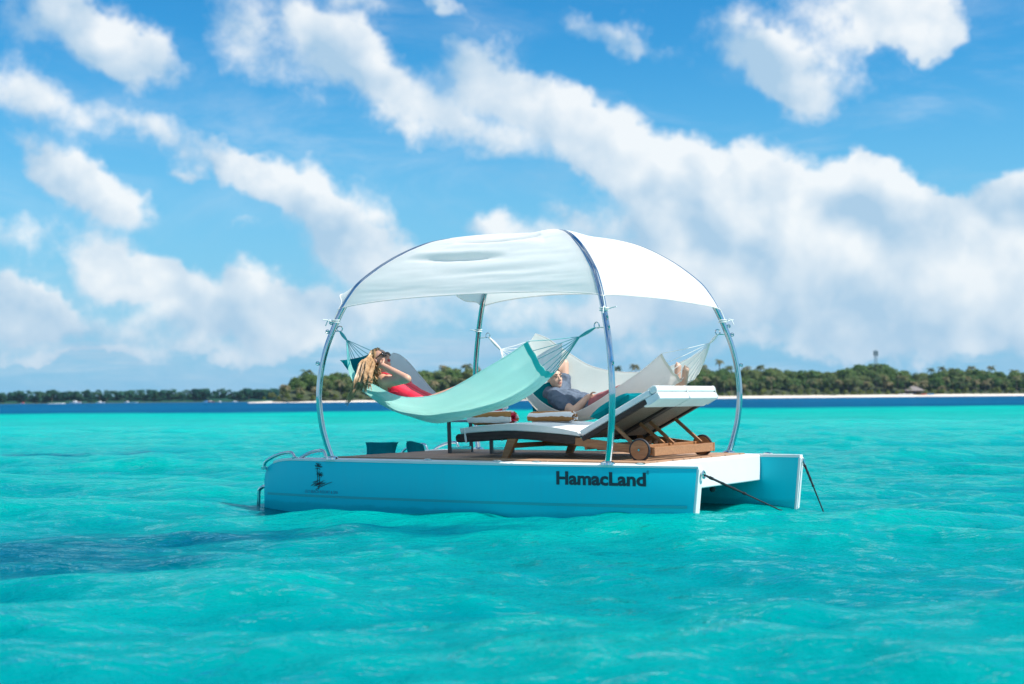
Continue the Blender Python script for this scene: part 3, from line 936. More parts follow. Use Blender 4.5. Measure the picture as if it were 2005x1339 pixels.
# ---- boats off the far left island
for (px, lab, L, mt, cab, rz) in (
        (-352.906, 'white speedboat throwing a long wake at the far left', 9.0, 'boat_white', 'boat_white', 0.1),
        (-395.875, 'small pale boat left of the speedboat with the wake', 5.0, 'boat_white', 'boat_red', 2.6),
        (-353.119, 'small white boat just right of the speedboat bow', 4.6, 'boat_white', 'boat_white', 0.3),
        (-349.866, 'dark moored boat second right of the speedboat', 5.2, 'boat_dark', 'boat_red', 0.0),
        (-332.725, 'low white boat with a red patch off the far shore', 7.0, 'boat_white', 'boat_white', 0.2),
        (-311.291, 'white cabin boat midway along the far left shore', 6.0, 'boat_white', 'boat_white', 3.0),
        (-305.32, 'pale open boat right of the midway cabin boat', 6.0, 'boat_white', None, 0.1),
        (-246.926, 'long white boat nearest the right end of the far shore', 6.5, 'boat_white', 'boat_blue', 0.1),
        (-243.663, 'reddish boat between two white ones on the far shore', 5.5, 'boat_red', 'boat_white', 0.1),
        (-236.199, 'small white boat next right of the reddish boat', 4.0, 'boat_white', 'boat_white', 1.2),
        (-224.233, 'white boat standing alone left of the sand spit', 4.6, 'boat_white', 'boat_white', 0.3)):
    y = 1130 if 'long wake' in lab else 1160
    small_boat('motor_boat', lab, 'boat', px * y / 1150, y, 0.1, L, M[mt], M[cab] if cab else None, rz, 'boats off the far left island')
wx = -352.906
mb = MB()
for i in range(60):
    u = random.random()
    px = wx - 3 - 13 * u
    s = random.uniform(0.25, 0.8) * (1 - 0.6 * u)
    mb.ellipsoid((px, 1130 + random.uniform(-1.5, 1.5), 0.05), (s * 1.6, s, s * 0.5), None, 7, 4)
tag(mb.build('wake', M['foam']), 'white foam wake trailing behind the far speedboat', None, None, 'stuff')

#@@PART3
# ================================================================ RAFT
raft = thing('hammock_raft', 'turquoise twin hulled raft with steel arches and white cloth canopy', 'raft', (0, 0, -0.476))
KIN, U0, U1 = 1.10, -2.395, 2.262


def outer(u):
    t = min(1.0, abs(u + 0.05) / 2.34)
    return 1.165 + 0.15 * (1 - t ** 2.6)


def hull_top(u):
    return float(np.interp(u, [-2.395, -2.385, -2.347, -2.281, -2.163, -2.02, -1.85, 3], [-0.20, -0.13, -0.082, -0.050, -0.020, -0.010, -0.008, -0.008]))


def rake(w):
    return -0.05 * max(0.0, -w) / 0.476


us = np.concatenate([[-2.395, -2.388, -2.37, -2.347, -2.31, -2.26, -2.2], np.linspace(-2.12, 2.262, 46)])


def hull_part(sgn):
    mb = MB()
    rows = []
    for u in us:
        e = (u - U0) / (U1 - U0)
        o, t = outer(u), hull_top(u)
        keel = -0.62 + 0.10 * max(0.0, (-1.6 - u)) 
        ring = [(KIN, keel), (o - 0.01, keel), (o, keel + 0.03), (o, t - 0.02), (o - 0.006, t - 0.005), (o - 0.02, t), (KIN, t), (KIN, keel)]
        rows.append([(u + rake(z) * max(0, e * 1.4 - 0.4), sgn * v, z) for v, z in ring])
    mb.grid(rows, flip=sgn > 0)
    for r, rev in ((rows[0], False), (rows[-1], True)):
        f = list(range(len(r) - 1))
        mb.add(r[:-1], [tuple(f[::-1] if rev else f)])
    return mb.build('hull', M['hull_paint'], raft, angle=50)


near_hull, far_hull = hull_part(-1), hull_part(1)
for sgn in (-1, 1):
    # white gunwale cap and transom edge
    mb = MB()
    rows = []
    for u in us[5:]:
        o, t = outer(u) + 0.004, hull_top(u)
        rows.append([(u, sgn * v, z) for v, z in ((KIN - 0.003, t - 0.012), (o - 0.001, t - 0.012), (o, t + 0.004), (o - 0.012, t + 0.012), (KIN - 0.003, t + 0.012), (KIN - 0.003, t - 0.012))])
    mb.grid(rows, flip=sgn > 0)
    mb.add(rows[-1][:-1], [(4, 3, 2, 1, 0)])
    mb.build('gunwale', M['gelcoat'], raft, angle=50)
    o = outer(U1)
    z0, z1 = -0.62, -0.022
    v0, v1 = sorted((sgn * (KIN - 0.004), sgn * (o + 0.005)))
    mb = MB().hexa([(U1 + rake(z0) - 0.012, v0, z0), (U1 + rake(z0) + 0.012, v0, z0), (U1 + rake(z0) + 0.012, v1, z0), (U1 + rake(z0) - 0.012, v1, z0),
                    (U1 + rake(z1) - 0.012, v0, z1), (U1 + rake(z1) + 0.012, v0, z1), (U1 + rake(z1) + 0.012, v1, z1), (U1 + rake(z1) - 0.012, v1, z1)])
    bevel(mb.build('transom', M['gelcoat'], raft, smooth=False), 0.006)
    # waterline stripe
    mb = MB()
    rows = []
    for u in us[3:-1]:
        zc = float(np.interp(u, [-2.4, -1.2, 0.5, 2.2], [-0.350, -0.350, -0.345, -0.335]))
        rows.append([(u, sgn * (outer(u) + 0.0025), zc - 0.011), (u, sgn * (outer(u) + 0.0025), zc + 0.011)])
    mb.grid(rows, flip=sgn < 0)
    mb.build('waterline_stripe', M['stripe'], near_hull if sgn < 0 else far_hull)

bevel(MB().box(-1.74, 1.80, -1.096, 1.096, -0.07, 0.002).build('deck', M['caulk'], raft, smooth=False), 0.008)
n = 0
v = -1.02
while v < 1.0:                                            # teak boards with open joints
    jog = random.uniform(-.015, .015)
    cut = random.uniform(-0.6, 0.8)
    z = 0.002 + random.uniform(0, 0.0015)
    for a, b in ((-1.62 + jog, cut - 0.003), (cut + 0.003, 1.70 + jog)):
        bevel(MB().box(a, b, v, v + 0.105, z, z + 0.011).build('plank', M['teak'], raft, smooth=False), 0.003, 1)
    v += 0.112
bevel(MB().box(1.805, 1.865, -1.096, 1.096, -0.245, 0.002).build('stern_beam', M['gelcoat'], raft, smooth=False), 0.014, 3)
bevel(MB().box(-1.79, -1.745, -1.096, 1.096, -0.20, 0.002).build('bow_beam', M['gelcoat'], raft, smooth=False), 0.012, 3)
bevel(MB().box(-2.20, -1.792, -1.096, 1.096, -0.165, -0.125).build('bow_step', M['gelcoat'], raft, smooth=False), 0.01)
MB().capsule((1.74, 0.26, -0.23), (1.74, 0.26, -0.285), 0.022, 0.028).build('drain_plug', M['rubber'], raft)
for u, v in ((0.35, -1.2), (0.75, -1.2), (1.75, -1.2), (1.9, 1.2), (1.2, 1.2), (-0.4, -1.2)):
    MB().ellipsoid((u, v, 0.008), (0.05, 0.022, 0.012), None, 10, 5).build('deck_fitting', M['steel'], raft)

# ---- grab rails at the bows and the swim ladder
for k, pts in enumerate(([(-2.367, -1.2, -0.096), (-2.351, -1.2, -0.046), (-2.281, -1.2, -0.005), (-2.163, -1.2, 0.037), (-2.065, -1.2, 0.053), (-2.007, -1.2, 0.049), (-1.975, -1.2, 0.005)],
                         [(-1.939, -1.16, -0.001), (-1.83, -1.16, 0.05), (-1.722, -1.16, 0.073), (-1.671, -1.16, 0.076), (-1.64, -1.16, 0.062), (-1.621, -1.16, 0.009)],
                         [(-2.008, 1.16, -0.01), (-1.932, 1.16, 0.038), (-1.815, 1.16, 0.073), (-1.727, 1.16, 0.083), (-1.693, 1.16, 0.072), (-1.666, 1.16, 0.005)],
                         [(-2.45, 1.16, -0.056), (-2.4, 1.16, -0.004), (-2.294, 1.16, 0.037), (-2.174, 1.16, 0.056), (-2.119, 1.16, 0.045), (-2.091, 1.16, -0.023)])):
    h = MB().tube(catmull(pts, 26), 0.0155, 10).build('grab_rail', M['steel'], raft)
    for e in (pts[0], pts[-1]):
        MB().tube([(e[0], e[1], e[2] - 0.022), (e[0], e[1], e[2] + 0.006)], 0.028, 12).build('foot_flange', M['steel'], h)
pts = [(-2.36, -1.13, -0.285), (-2.44, -1.13, -0.290), (-2.485, -1.13, -0.315), (-2.50, -1.13, -0.36), (-2.505, -1.13, -0.60)]
MB().tube(catmull(pts, 20), 0.018, 10).build('ladder_rail', M['steel'], raft)

# ---- arch poles: bent steel tube, foot to crown
PROF = [(1.931, 0.0), (1.985, 0.16), (2.028, 0.34), (2.050, 0.57), (2.035, 0.80), (1.985, 1.03), (1.908, 1.24), (1.836, 1.40),
        (1.750, 1.545), (1.640, 1.675), (1.400, 1.850), (1.133, 1.985), (0.90, 2.055), (0.55, 2.100), (0.25, 2.112), (0.0, 2.115)]
PF = catmull(PROF, 120)
DIRS = {'a': (-1.475, -1.25), 'b': (1.475, -1.25), 'c': (1.475, 1.25), 'd': (-1.475, 1.25)}
DIRS = {k: Vector((x, y, 0)).normalized() for k, (x, y) in DIRS.items()}


def rib(k, r, z):
    return DIRS[k] * r + Vector((0, 0, z))


HOOKS = {'a': (-1.423, -1.19, 1.21), 'b': (1.339, -1.19, 1.151), 'c': (1.404, 1.19, 1.173), 'd': (-1.288, 1.19, 1.224)}
rib_z = np.array([p[1] for p in PF[:70]])
rib_r = np.array([p[0] for p in PF[:70]])


def rib_r_at(z):
    return float(np.interp(z, rib_z, rib_r))


for k in 'abcd':
    last = 0.03 if k in 'bd' else 0.0
    pl = MB().tube([rib(k, r, z - (0.056 if k in 'bd' and r < 0.3 else 0)) for r, z in PF], 0.028, 14).build('arch_pole', M['steel'], raft)
    f = rib(k, PROF[0][0], 0)
    MB().tube([f + Vector((0, 0, -0.002)), f + Vector((0, 0, 0.018)), f + Vector((0, 0, 0.03))], [0.062, 0.060, 0.036], 18).build('base_flange', M['steel'], pl)
    h = Vector(HOOKS[k])
    z = h.z - 0.006
    inner = rib(k, rib_r_at(z), z)
    d = (h - inner).normalized()
    coil = [inner + d * (h - inner).length * t for t in (0.0, 0.5, 0.85)]
    for i in range(15):                                   # pigtail hook
        a = -1.57 + i * 0.47
        coil.append(h + d * (math.cos(a) * 0.026) + Vector((0, 0, math.sin(a) * 0.026 + 0.02)) + d.cross(Vector((0, 0, 1))) * (0.002 * i))
    MB().tube(coil, 0.0055, 7).build('eye_hook', M['steel'], pl)
    out = rib(k, rib_r_at(z) + 0.03, z + 0.01)
    for dz in (0.0, 0.085, -0.30):
        r2 = rib_r_at(z + dz)
        c = rib(k, r2 + 0.046, z + dz)
        ring = [c + DIRS[k] * (math.cos(a) * 0.016) + Vector((0, 0, math.sin(a) * 0.016)) for a in np.linspace(0, 6.28, 17)]
        MB().tube([rib(k, r2, z + dz)] + ring, 0.0055, 6).build('eye_ring', M['steel'], pl)
    zt = 1.29                                              # cord tying the canopy corner to the pole
    t0 = rib(k, rib_r_at(zt), zt)
    mb = MB()
    s = DIRS[k].cross(Vector((0, 0, 1)))
    for q in range(2):
        mb.tube([t0 + DIRS[k] * (0.036 * math.cos(a)) + s * (0.036 * math.sin(a)) + Vector((0, 0, 0.02 * q)) for a in np.linspace(0, 6.28, 15)], 0.006, 6)
    mb.tube(catmull([t0 + DIRS[k] * 0.035, t0 + DIRS[k] * 0.07 + s * .03 + Vector((0, 0, .03)), t0 + DIRS[k] * 0.10 + s * .05 + Vector((0, 0, -.03))], 8), 0.005, 6)
    mb.tube(catmull([t0 + DIRS[k] * 0.035, t0 + DIRS[k] * 0.08 - s * .04 + Vector((0, 0, .02)), t0 + DIRS[k] * 0.13 - s * .06 + Vector((0, 0, .025))], 8), 0.005, 6)
    mb.tube([t0 + DIRS[k] * 0.034, rib(k, rib_r_at(1.40) + 0.034, 1.41)], 0.005, 6)
    mb.build('tie_cord', M['cord'], pl)

# ---- canopy: four cloth gores stretched between the arches
i0 = int(np.argmin([abs(p[1] - 1.405) + (0 if i < 70 else 9) for i, p in enumerate(PF)]))
RIBS = PF[i0:]


def rib_at(t):
    q = t * (len(RIBS) - 1)
    i = min(int(q), len(RIBS) - 2)
    return lerp(RIBS[i], RIBS[i + 1], q - i)


def g(x, c, s):
    return math.exp(-((x - c) / s) ** 2)


def gore(k0, k1, lift, billow, extra=None, ns=72, nt=56, sh=0.5):
    rows = []
    for j in range(nt + 1):
        row = []
        for i in range(ns + 1):
            s, t = i / ns, j / nt
            e = lift(s)
            tau = e + (1 - e) * t
            r, z = rib_at(tau)
            r += 0.034 * (1 - tau * 0.9)
            z += 0.034 * tau + 0.004
            a, b = rib(k0, r, z), rib(k1, r, z)
            p = a.lerp(b, s)
            nrm = (DIRS[k0] + DIRS[k1]).normalized() * (1 - tau) + Vector((0, 0, tau + 0.25))
            nrm.normalize()
            p += nrm * (billow * math.sin(math.pi * s) * math.sin(math.pi * min(1, 0.15 + 0.85 * t)))
            if extra:
                p += extra(s, t, tau, nrm)
            row.append(p)
        rows.append(row)
    return rows


def wrinkle(s, t, tau, nrm):
    n = mnoise.noise(Vector((s * 3.2 + 5, tau * 14, 0.3))) * 0.007 + mnoise.noise(Vector((s * 7, tau * 38, 7.3))) * 0.004
    wave = 0.012 * math.sin(s * 9)
    d = 0.0
    wn = max(0.0, math.sin(math.pi * min(1, max(0, (s - 0.20) / 0.62)))) ** 0.7
    d += wn * (-0.085 * g(tau, 0.585 + 0.05 * (s - 0.5) + wave, 0.030) - 0.015 * g(tau, 0.70 + wave, 0.05) + 0.035 * g(tau, 0.48 + wave, 0.05))
    wn2 = max(0.0, math.sin(math.pi * min(1, max(0, (s - 0.08) / 0.55)))) ** 0.8
    d += wn2 * (-0.034 * g(tau, 0.40 - 0.05 * s, 0.018) + 0.026 * g(tau, 0.435 - 0.05 * s, 0.025))
    wn3 = max(0.0, math.sin(math.pi * min(1, max(0, (s - 0.30) / 0.60))))
    d += wn3 * (-0.030 * g(tau, 0.76 + wave, 0.025) + 0.012 * g(tau, 0.31, 0.03) - 0.014 * g(tau, 0.27, 0.02))
    edge = min(1, s / 0.10, (1 - s) / 0.10)
    return nrm * ((d + n) * edge)


def flap(s, t, tau, nrm):
    # gore D-A: wind throws the loose hem outward beside the near pole (s runs from D to A)
    q = max(0.0, math.sin(math.pi * min(1, max(0, (s - 0.66) / 0.34)))) ** 1.2
    lowq = max(0.0, 1 - t / 0.35)
    out = Vector((-1, 0, 0)) * (0.34 * q * lowq) + Vector((0, 0, 1)) * (0.02 * q * lowq)
    hang = g(s, 0.15, 0.10) * max(0.0, 1 - t / 0.25)
    n = mnoise.noise(Vector((s * 5, tau * 9, 2.0))) * 0.02 * min(1, s / 0.1, (1 - s) / 0.1)
    return out + Vector((0, 0, -0.06)) * hang + nrm * n


def small_noise(s, t, tau, nrm):
    return nrm * (mnoise.noise(Vector((s * 3, tau * 6, 4.0))) * 0.010 * min(1, s / 0.1, (1 - s) / 0.1))


lift_ab = lambda s: 0.075 * (4 * s * (1 - s)) ** 0.6
lift_bc = lambda s: 0.035 * (4 * s * (1 - s)) ** 0.5
lift_cd = lambda s: 0.11 * s + 0.14 * (4 * s * (1 - s)) ** 0.7
lift_da = lambda s: 0.11 * (1 - s) + 0.17 * (4 * s * (1 - s)) ** 0.5
for rows in (gore('a', 'b', lift_ab, -0.035, wrinkle, 110, 90), gore('b', 'c', lift_bc, -0.015, small_noise),
             gore('c', 'd', lift_cd, 0.0, small_noise), gore('d', 'a', lift_da, 0.03, flap)):
    cl = MB().grid(rows).build('canopy_panel', M['canopy'], raft, angle=180)
    MB().tube([Vector(p) for p in rows[0]], 0.006, 6).build('hem_cord', M['canopy'], cl)


# ---- lettering and emblem on the near hull
def hull_text(txt, size, u_left, z_base, width, mat, bold=0.0, name='lettering'):
    cu = bpy.data.curves.new(name, 'FONT')
    cu.body = txt
    cu.size = size
    cu.offset = bold
    cu.resolution_u = 3
    o = bpy.data.objects.new(name, cu)
    COL.objects.link(o)
    bpy.context.view_layer.update()
    me = bpy.data.meshes.new_from_object(o.evaluated_get(bpy.context.evaluated_depsgraph_get()))
    bpy.data.objects.remove(o)
    xs_ = [v.co.x for v in me.vertices]
    x0, x1 = min(xs_), max(xs_)
    bm = bmesh.new()
    bm.from_mesh(me)
    bmesh.ops.subdivide_edges(bm, edges=[e for e in bm.edges if e.calc_length() > 0.05], cuts=2)
    for v in bm.verts:
        u = u_left + (v.co.x - x0) / (x1 - x0) * width
        z = z_base + v.co.y
        v.co = (u, -(outer(u) + 0.0035), z)
    for v in bm.verts:
        v.co -= Vector(BASE[raft.name])
    bm.to_mesh(me)
    bm.free()
    me.name = name
    me.materials.clear()
    me.materials.append(mat)
    ob = bpy.data.objects.new(name, me)
    COL.objects.link(ob)
    ob.parent = near_hull
    return ob


hull_text('HamacLand', 0.150, 1.005, -0.168, 0.815, M['ink'], 0.0055, 'name_lettering')
hull_text('\u00ae', 0.045, 1.825, -0.075, 0.022, M['ink'], 0.0, 'registered_mark')
hull_text('LILY BEACH RESORT & SPA', 0.040, -1.805, -0.322, 0.43, M['faint_ink'], 0.0, 'resort_lettering')


def hull_lines(lines, rad, mat, name):
    mb = MB()
    for ln in lines:
        pts = [(u, -(outer(u) + 0.004), z) for (u, _, z) in ln]
        mb.tube(pts, [rad] * (len(pts) - 1) + [rad * 0.55] if len(pts) > 1 else rad, 5)
    return mb.build(name, mat, near_hull)


hull_lines([[(-1.63, -1.265, -0.066), (-1.651, -1.265, -0.044), (-1.658, -1.265, -0.036)], [(-1.628, -1.265, -0.066), (-1.638, -1.265, -0.051), (-1.641, -1.265, -0.036)], [(-1.627, -1.265, -0.066), (-1.622, -1.265, -0.048), (-1.618, -1.265, -0.033)], [(-1.625, -1.265, -0.066), (-1.602, -1.265, -0.051), (-1.592, -1.265, -0.045)], [(-1.631, -1.265, -0.069), (-1.661, -1.265, -0.059), (-1.674, -1.265, -0.061)], [(-1.633, -1.265, -0.072), (-1.658, -1.265, -0.074), (-1.671, -1.265, -0.062)], [(-1.625, -1.265, -0.07), (-1.596, -1.265, -0.066), (-1.573, -1.265, -0.07)], [(-1.625, -1.265, -0.072), (-1.602, -1.265, -0.076), (-1.579, -1.265, -0.075)], [(-1.638, -1.265, -0.087), (-1.658, -1.265, -0.09), (-1.67, -1.265, -0.095)], [(-1.638, -1.265, -0.084), (-1.618, -1.265, -0.089), (-1.602, -1.265, -0.105)], [(-1.64, -1.265, -0.087), (-1.642, -1.265, -0.127), (-1.636, -1.265, -0.167), (-1.639, -1.265, -0.218), (-1.643, -1.265, -0.248)], [(-1.609, -1.265, -0.147), (-1.615, -1.265, -0.127), (-1.619, -1.265, -0.112)], [(-1.606, -1.265, -0.147), (-1.593, -1.265, -0.131), (-1.579, -1.265, -0.123)], [(-1.602, -1.265, -0.149), (-1.58, -1.265, -0.141), (-1.563, -1.265, -0.136)], [(-1.602, -1.265, -0.151), (-1.576, -1.265, -0.152), (-1.56, -1.265, -0.155)], [(-1.609, -1.265, -0.151), (-1.635, -1.265, -0.142), (-1.658, -1.265, -0.145)], [(-1.609, -1.265, -0.153), (-1.629, -1.265, -0.162), (-1.638, -1.265, -0.162)], [(-1.602, -1.265, -0.153), (-1.589, -1.265, -0.161), (-1.586, -1.265, -0.171)], [(-1.609, -1.265, -0.147), (-1.632, -1.265, -0.132), (-1.651, -1.265, -0.117)], [(-1.609, -1.265, -0.157), (-1.612, -1.265, -0.187), (-1.616, -1.265, -0.228), (-1.619, -1.265, -0.258), (-1.628, -1.265, -0.288)], [(-1.721, -1.265, -0.254), (-1.681, -1.265, -0.232), (-1.639, -1.265, -0.21)], [(-1.701, -1.265, -0.222), (-1.662, -1.265, -0.211), (-1.609, -1.265, -0.196)], [(-1.688, -1.265, -0.256), (-1.616, -1.265, -0.225), (-1.55, -1.265, -0.2)], [(-1.675, -1.265, -0.239), (-1.635, -1.265, -0.226), (-1.583, -1.265, -0.212)], [(-1.663, -1.265, -0.255), (-1.596, -1.265, -0.232), (-1.531, -1.265, -0.219)], [(-1.662, -1.265, -0.289), (-1.609, -1.265, -0.263), (-1.531, -1.265, -0.236), (-1.447, -1.265, -0.211)], [(-1.649, -1.265, -0.244), (-1.609, -1.265, -0.23), (-1.57, -1.265, -0.216)], [(-1.642, -1.265, -0.264), (-1.59, -1.265, -0.242), (-1.544, -1.265, -0.226)]],
           0.0030, M['ink'], 'palm_emblem')

# ---- mooring ropes
for lab, a, b in (('black mooring rope stretched from the near stern corner into the water', (2.285, -1.13, -0.07), (2.204, 0.68, -0.48)),
                  ('black mooring rope dropping steeply from the far stern corner', (2.283, 1.13, -0.062), (2.452, 1.153, -0.5))):
    a, b = Vector(a), Vector(b)
    t = thing('mooring_rope', lab, 'rope', a, 'mooring ropes at the stern')
    d = (b - a)
    m = a + d * 0.52
    MB().tube([a + d * 0.015, a + d * 0.3, m, a + d * 0.54, b, b + d * 0.25], [0.0095, 0.011, 0.0085, 0.007, 0.006, 0.006], 9).build('rope', M['rope'], t)
    for q, r in ((0.08, 0.014), (0.22, 0.0125), (0.36, 0.012), (0.50, 0.013)):
        MB().tube([a + d * q, a + d * (q + 0.03)], r, 9).build('whipping', M['rope'], t)
    ring = [a + d.normalized() * (0.028 * math.cos(x) + 0.01) + Vector((0, 0, 0.028 * math.sin(x))) for x in np.linspace(0, 6.28, 16)]
    MB().tube(ring, 0.008, 7).build('shackle', M['steel'], t)
    MB().tube([a - Vector((0.12, 0, 0.0)), a], 0.012, 8).build('pad_eye', M['steel'], t)

#@@PART4
# ================================================================ HAMMOCKS
def resample(poly, n):
    return [Vector(p) for p in catmull(poly, n)]


def hammock(label, near, bottom, far, hooks, apexes, mats, base, cuts, cord_mat, n=110, m=72, hem_mats=None, end_fix=None):
    """cloth through three long edges; cords fan from each end to a knot under the pole hook"""
    t = thing('hammock', label, 'hammock', base, 'hammocks slung between the arch poles')
    A, B, Cc = resample(near, n), resample(bottom, n), resample(far, n)
    rows = []
    for i in range(n):
        row = []
        s = i / (n - 1)
        for j in range(m):
            q = -1 + 2 * j / (m - 1)
            p = A[i] * ((q * q - q) / 2) + B[i] * (1 - q * q) + Cc[i] * ((q * q + q) / 2)
            amp = 0.013 * (1 - q ** 4)
            p += Vector((0, 0.6, 1)) * (amp * mnoise.noise(Vector((s * 4.5, q * 4.0, base[0] * 3))) + amp * 0.5 * mnoise.noise(Vector((s * 5 + q * 2, q * 9, base[1]))))
            end = min(s, 1 - s) * 2.6                            # gathered pleats run in from both ends, tension lines along the cloth
            p += Vector((0, 0.5, 1)) * (0.007 * math.sin(q * 23 + 1.3 * mnoise.noise(Vector((q * 3, s * 4, 1)))) * math.exp(-(end / 0.16) ** 1.3) * (1 - q * q))
            p += Vector((0, 0.6, 1)) * (0.009 * (1 - q ** 4) * mnoise.noise(Vector((s * 1.6 + q * 0.5, q * 8.0, base[0] * 2 + 4))))
            row.append(p)
        rows.append(row)
    mb = MB().grid(rows)
    nn = len(rows[0]) - 1
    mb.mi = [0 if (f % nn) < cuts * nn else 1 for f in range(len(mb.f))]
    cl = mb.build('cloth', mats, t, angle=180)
    so = cl.modifiers.new('thickness', 'SOLIDIFY')
    so.thickness = 0.0015
    for i0_, i1_ in ((0, 3), (n - 4, n - 1)):
        MB().grid([[p + Vector((0, -0.004, -0.003)) for p in r[:int(m * (0.62 if hem_mats else 1))]] for r in rows[i0_:i1_ + 1]]).build('hem', (hem_mats or mats)[0], t, angle=180)
    for edge in (0, -1):
        MB().tube([r[edge] for r in rows], 0.0045, 6).build('selvedge', mats[0 if edge == 0 else -1], cl)
    for e, i in ((0, 0), (1, n - 1)):
        ap, hk = Vector(apexes[e]), Vector(hooks[e])
        MB().tube([hk + Vector((0, 0, 0.0)), hk.lerp(ap, 0.25), hk.lerp(ap, 0.5), hk.lerp(ap, 0.75), ap], [0.006, 0.013, 0.016, 0.014, 0.010], 9).build('knot', cord_mat[e], t)
        for j in range(0, m, 6):
            MB().tube([ap, ap.lerp(rows[i][j], 0.55) + Vector((0, 0, -0.006)), rows[i][j]], 0.0032, 5).build('cord', cord_mat[e], t)
    return t, rows


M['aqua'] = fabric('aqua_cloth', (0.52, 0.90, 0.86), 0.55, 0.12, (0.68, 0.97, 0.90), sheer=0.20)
M['sunlit_aqua_cloth'] = fabric('sunlit_aqua_cloth', (0.90, 0.91, 0.91), 0.46, 0.12, (0.80, 0.83, 0.84), sheer=0.08)  # same aqua cloth, sunlight on its far half painted in as white
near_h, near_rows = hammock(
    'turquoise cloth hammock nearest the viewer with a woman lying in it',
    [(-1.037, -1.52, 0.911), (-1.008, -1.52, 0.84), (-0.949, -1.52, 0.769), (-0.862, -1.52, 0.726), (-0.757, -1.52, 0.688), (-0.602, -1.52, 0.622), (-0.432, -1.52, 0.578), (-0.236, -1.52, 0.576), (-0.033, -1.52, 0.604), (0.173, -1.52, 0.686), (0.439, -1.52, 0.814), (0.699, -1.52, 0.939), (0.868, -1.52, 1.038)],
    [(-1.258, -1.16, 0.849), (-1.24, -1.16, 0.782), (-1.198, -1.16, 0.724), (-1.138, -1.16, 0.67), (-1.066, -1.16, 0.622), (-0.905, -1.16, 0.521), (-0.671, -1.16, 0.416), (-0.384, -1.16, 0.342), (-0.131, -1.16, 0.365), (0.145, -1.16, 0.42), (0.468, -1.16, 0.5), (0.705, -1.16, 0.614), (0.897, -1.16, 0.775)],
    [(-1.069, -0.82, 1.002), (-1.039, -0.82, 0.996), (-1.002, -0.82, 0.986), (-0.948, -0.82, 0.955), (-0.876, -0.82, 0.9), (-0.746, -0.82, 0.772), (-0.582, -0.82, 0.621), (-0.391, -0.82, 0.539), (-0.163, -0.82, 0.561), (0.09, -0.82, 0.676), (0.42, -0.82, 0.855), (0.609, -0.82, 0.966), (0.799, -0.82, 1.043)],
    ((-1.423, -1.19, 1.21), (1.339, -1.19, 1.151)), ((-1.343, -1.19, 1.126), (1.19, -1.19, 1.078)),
    (M['aqua'], M['sunlit_aqua_cloth']), (-0.2, -1.16, 0.42), 0.62, (M['teal_cord'], M['teal_cord']), hem_mats=(M['hem'],))
far_h, far_rows = hammock(
    'cream cloth hammock at the back with a man lying in it',
    [(-0.896, 0.86, 0.96), (-0.777, 0.86, 0.867), (-0.64, 0.86, 0.727), (-0.493, 0.86, 0.566), (-0.323, 0.86, 0.46), (-0.16, 0.86, 0.413), (-0.01, 0.86, 0.418), (0.227, 0.86, 0.525), (0.467, 0.86, 0.666), (0.736, 0.86, 0.829), (0.861, 0.86, 0.918), (0.951, 0.86, 0.986)],
    [(-1.028, 1.22, 0.915), (-0.914, 1.22, 0.765), (-0.774, 1.22, 0.583), (-0.624, 1.22, 0.447), (-0.462, 1.22, 0.382), (-0.276, 1.22, 0.355), (-0.032, 1.22, 0.366), (0.267, 1.22, 0.413), (0.531, 1.22, 0.479), (0.791, 1.22, 0.571), (0.962, 1.22, 0.656), (1.075, 1.22, 0.716)],
    [(-0.923, 1.56, 1.264), (-0.845, 1.56, 1.239), (-0.748, 1.56, 1.197), (-0.64, 1.56, 1.128), (-0.469, 1.56, 1.024), (-0.263, 1.56, 0.91), (0.001, 1.56, 0.84), (0.273, 1.56, 0.82), (0.57, 1.56, 0.841), (0.833, 1.56, 0.92), (1.006, 1.56, 0.995), (1.131, 1.56, 1.059)],
    ((-1.288, 1.19, 1.224), (1.404, 1.19, 1.173)), ((-1.138, 1.19, 1.087), (1.321, 1.19, 1.09)),
    (M['cream'], M['cream']), (0.0, 1.2, 0.45), 0.6, (M['cord'], M['cord']), hem_mats=(M['cream_hem'],))


# ================================================================ DAYBED
BED_ROT = Matrix.Rotation(R(0.5), 4, 'Z')


def bed_thing(name, label, cat, base, group=None):
    o = thing(name, label, cat, base, group)
    p = BED_ROT @ Vector(base) + Vector((0, -0.08, 0))
    o.location = RAFT_AT + RAFT_ROT @ p
    o.rotation_euler = (0, 0, RAFT_YAW + R(0.5))
    return o


M['wicker'], k = new_mat('dark_wicker')
co = k.n('ShaderNodeTexCoord').outputs['Object']
wv = k.n('ShaderNodeTexWave', wave_type='BANDS', bands_direction='Z', ins={'Vector': co, 'Scale': 26.0, 'Distortion': 0.6, 'Detail': 1.0}).outputs['Fac']
wv2 = k.n('ShaderNodeTexWave', wave_type='BANDS', bands_direction='X', ins={'Vector': co, 'Scale': 22.0}).outputs['Fac']
hh = k.math('MULTIPLY_ADD', wv2, 0.4, wv)
b_ = k.n('ShaderNodeBsdfPrincipled', ins={'Base Color': k.mix(k.ramp(hh, 0.2, 1.0), (0.012, 0.010, 0.012), (0.050, 0.040, 0.038)), 'Roughness': 0.5,
                                          'Normal': k.n('ShaderNodeBump', ins={'Strength': 0.8, 'Distance': 0.006, 'Height': hh}).outputs[0]})
k.t.links.new(b_.outputs[0], k.n('ShaderNodeOutputMaterial').inputs[0])
M['weave'], k = new_mat('back_weave')
co = k.n('ShaderNodeTexCoord').outputs['Object']
wv = k.n('ShaderNodeTexWave', wave_type='BANDS', bands_direction='Y', ins={'Vector': co, 'Scale': 20.0}).outputs['Fac']
wv2 = k.n('ShaderNodeTexWave', wave_type='BANDS', bands_direction='X', ins={'Vector': co, 'Scale': 20.0}).outputs['Fac']
hh = k.math('MULTIPLY', wv, wv2)
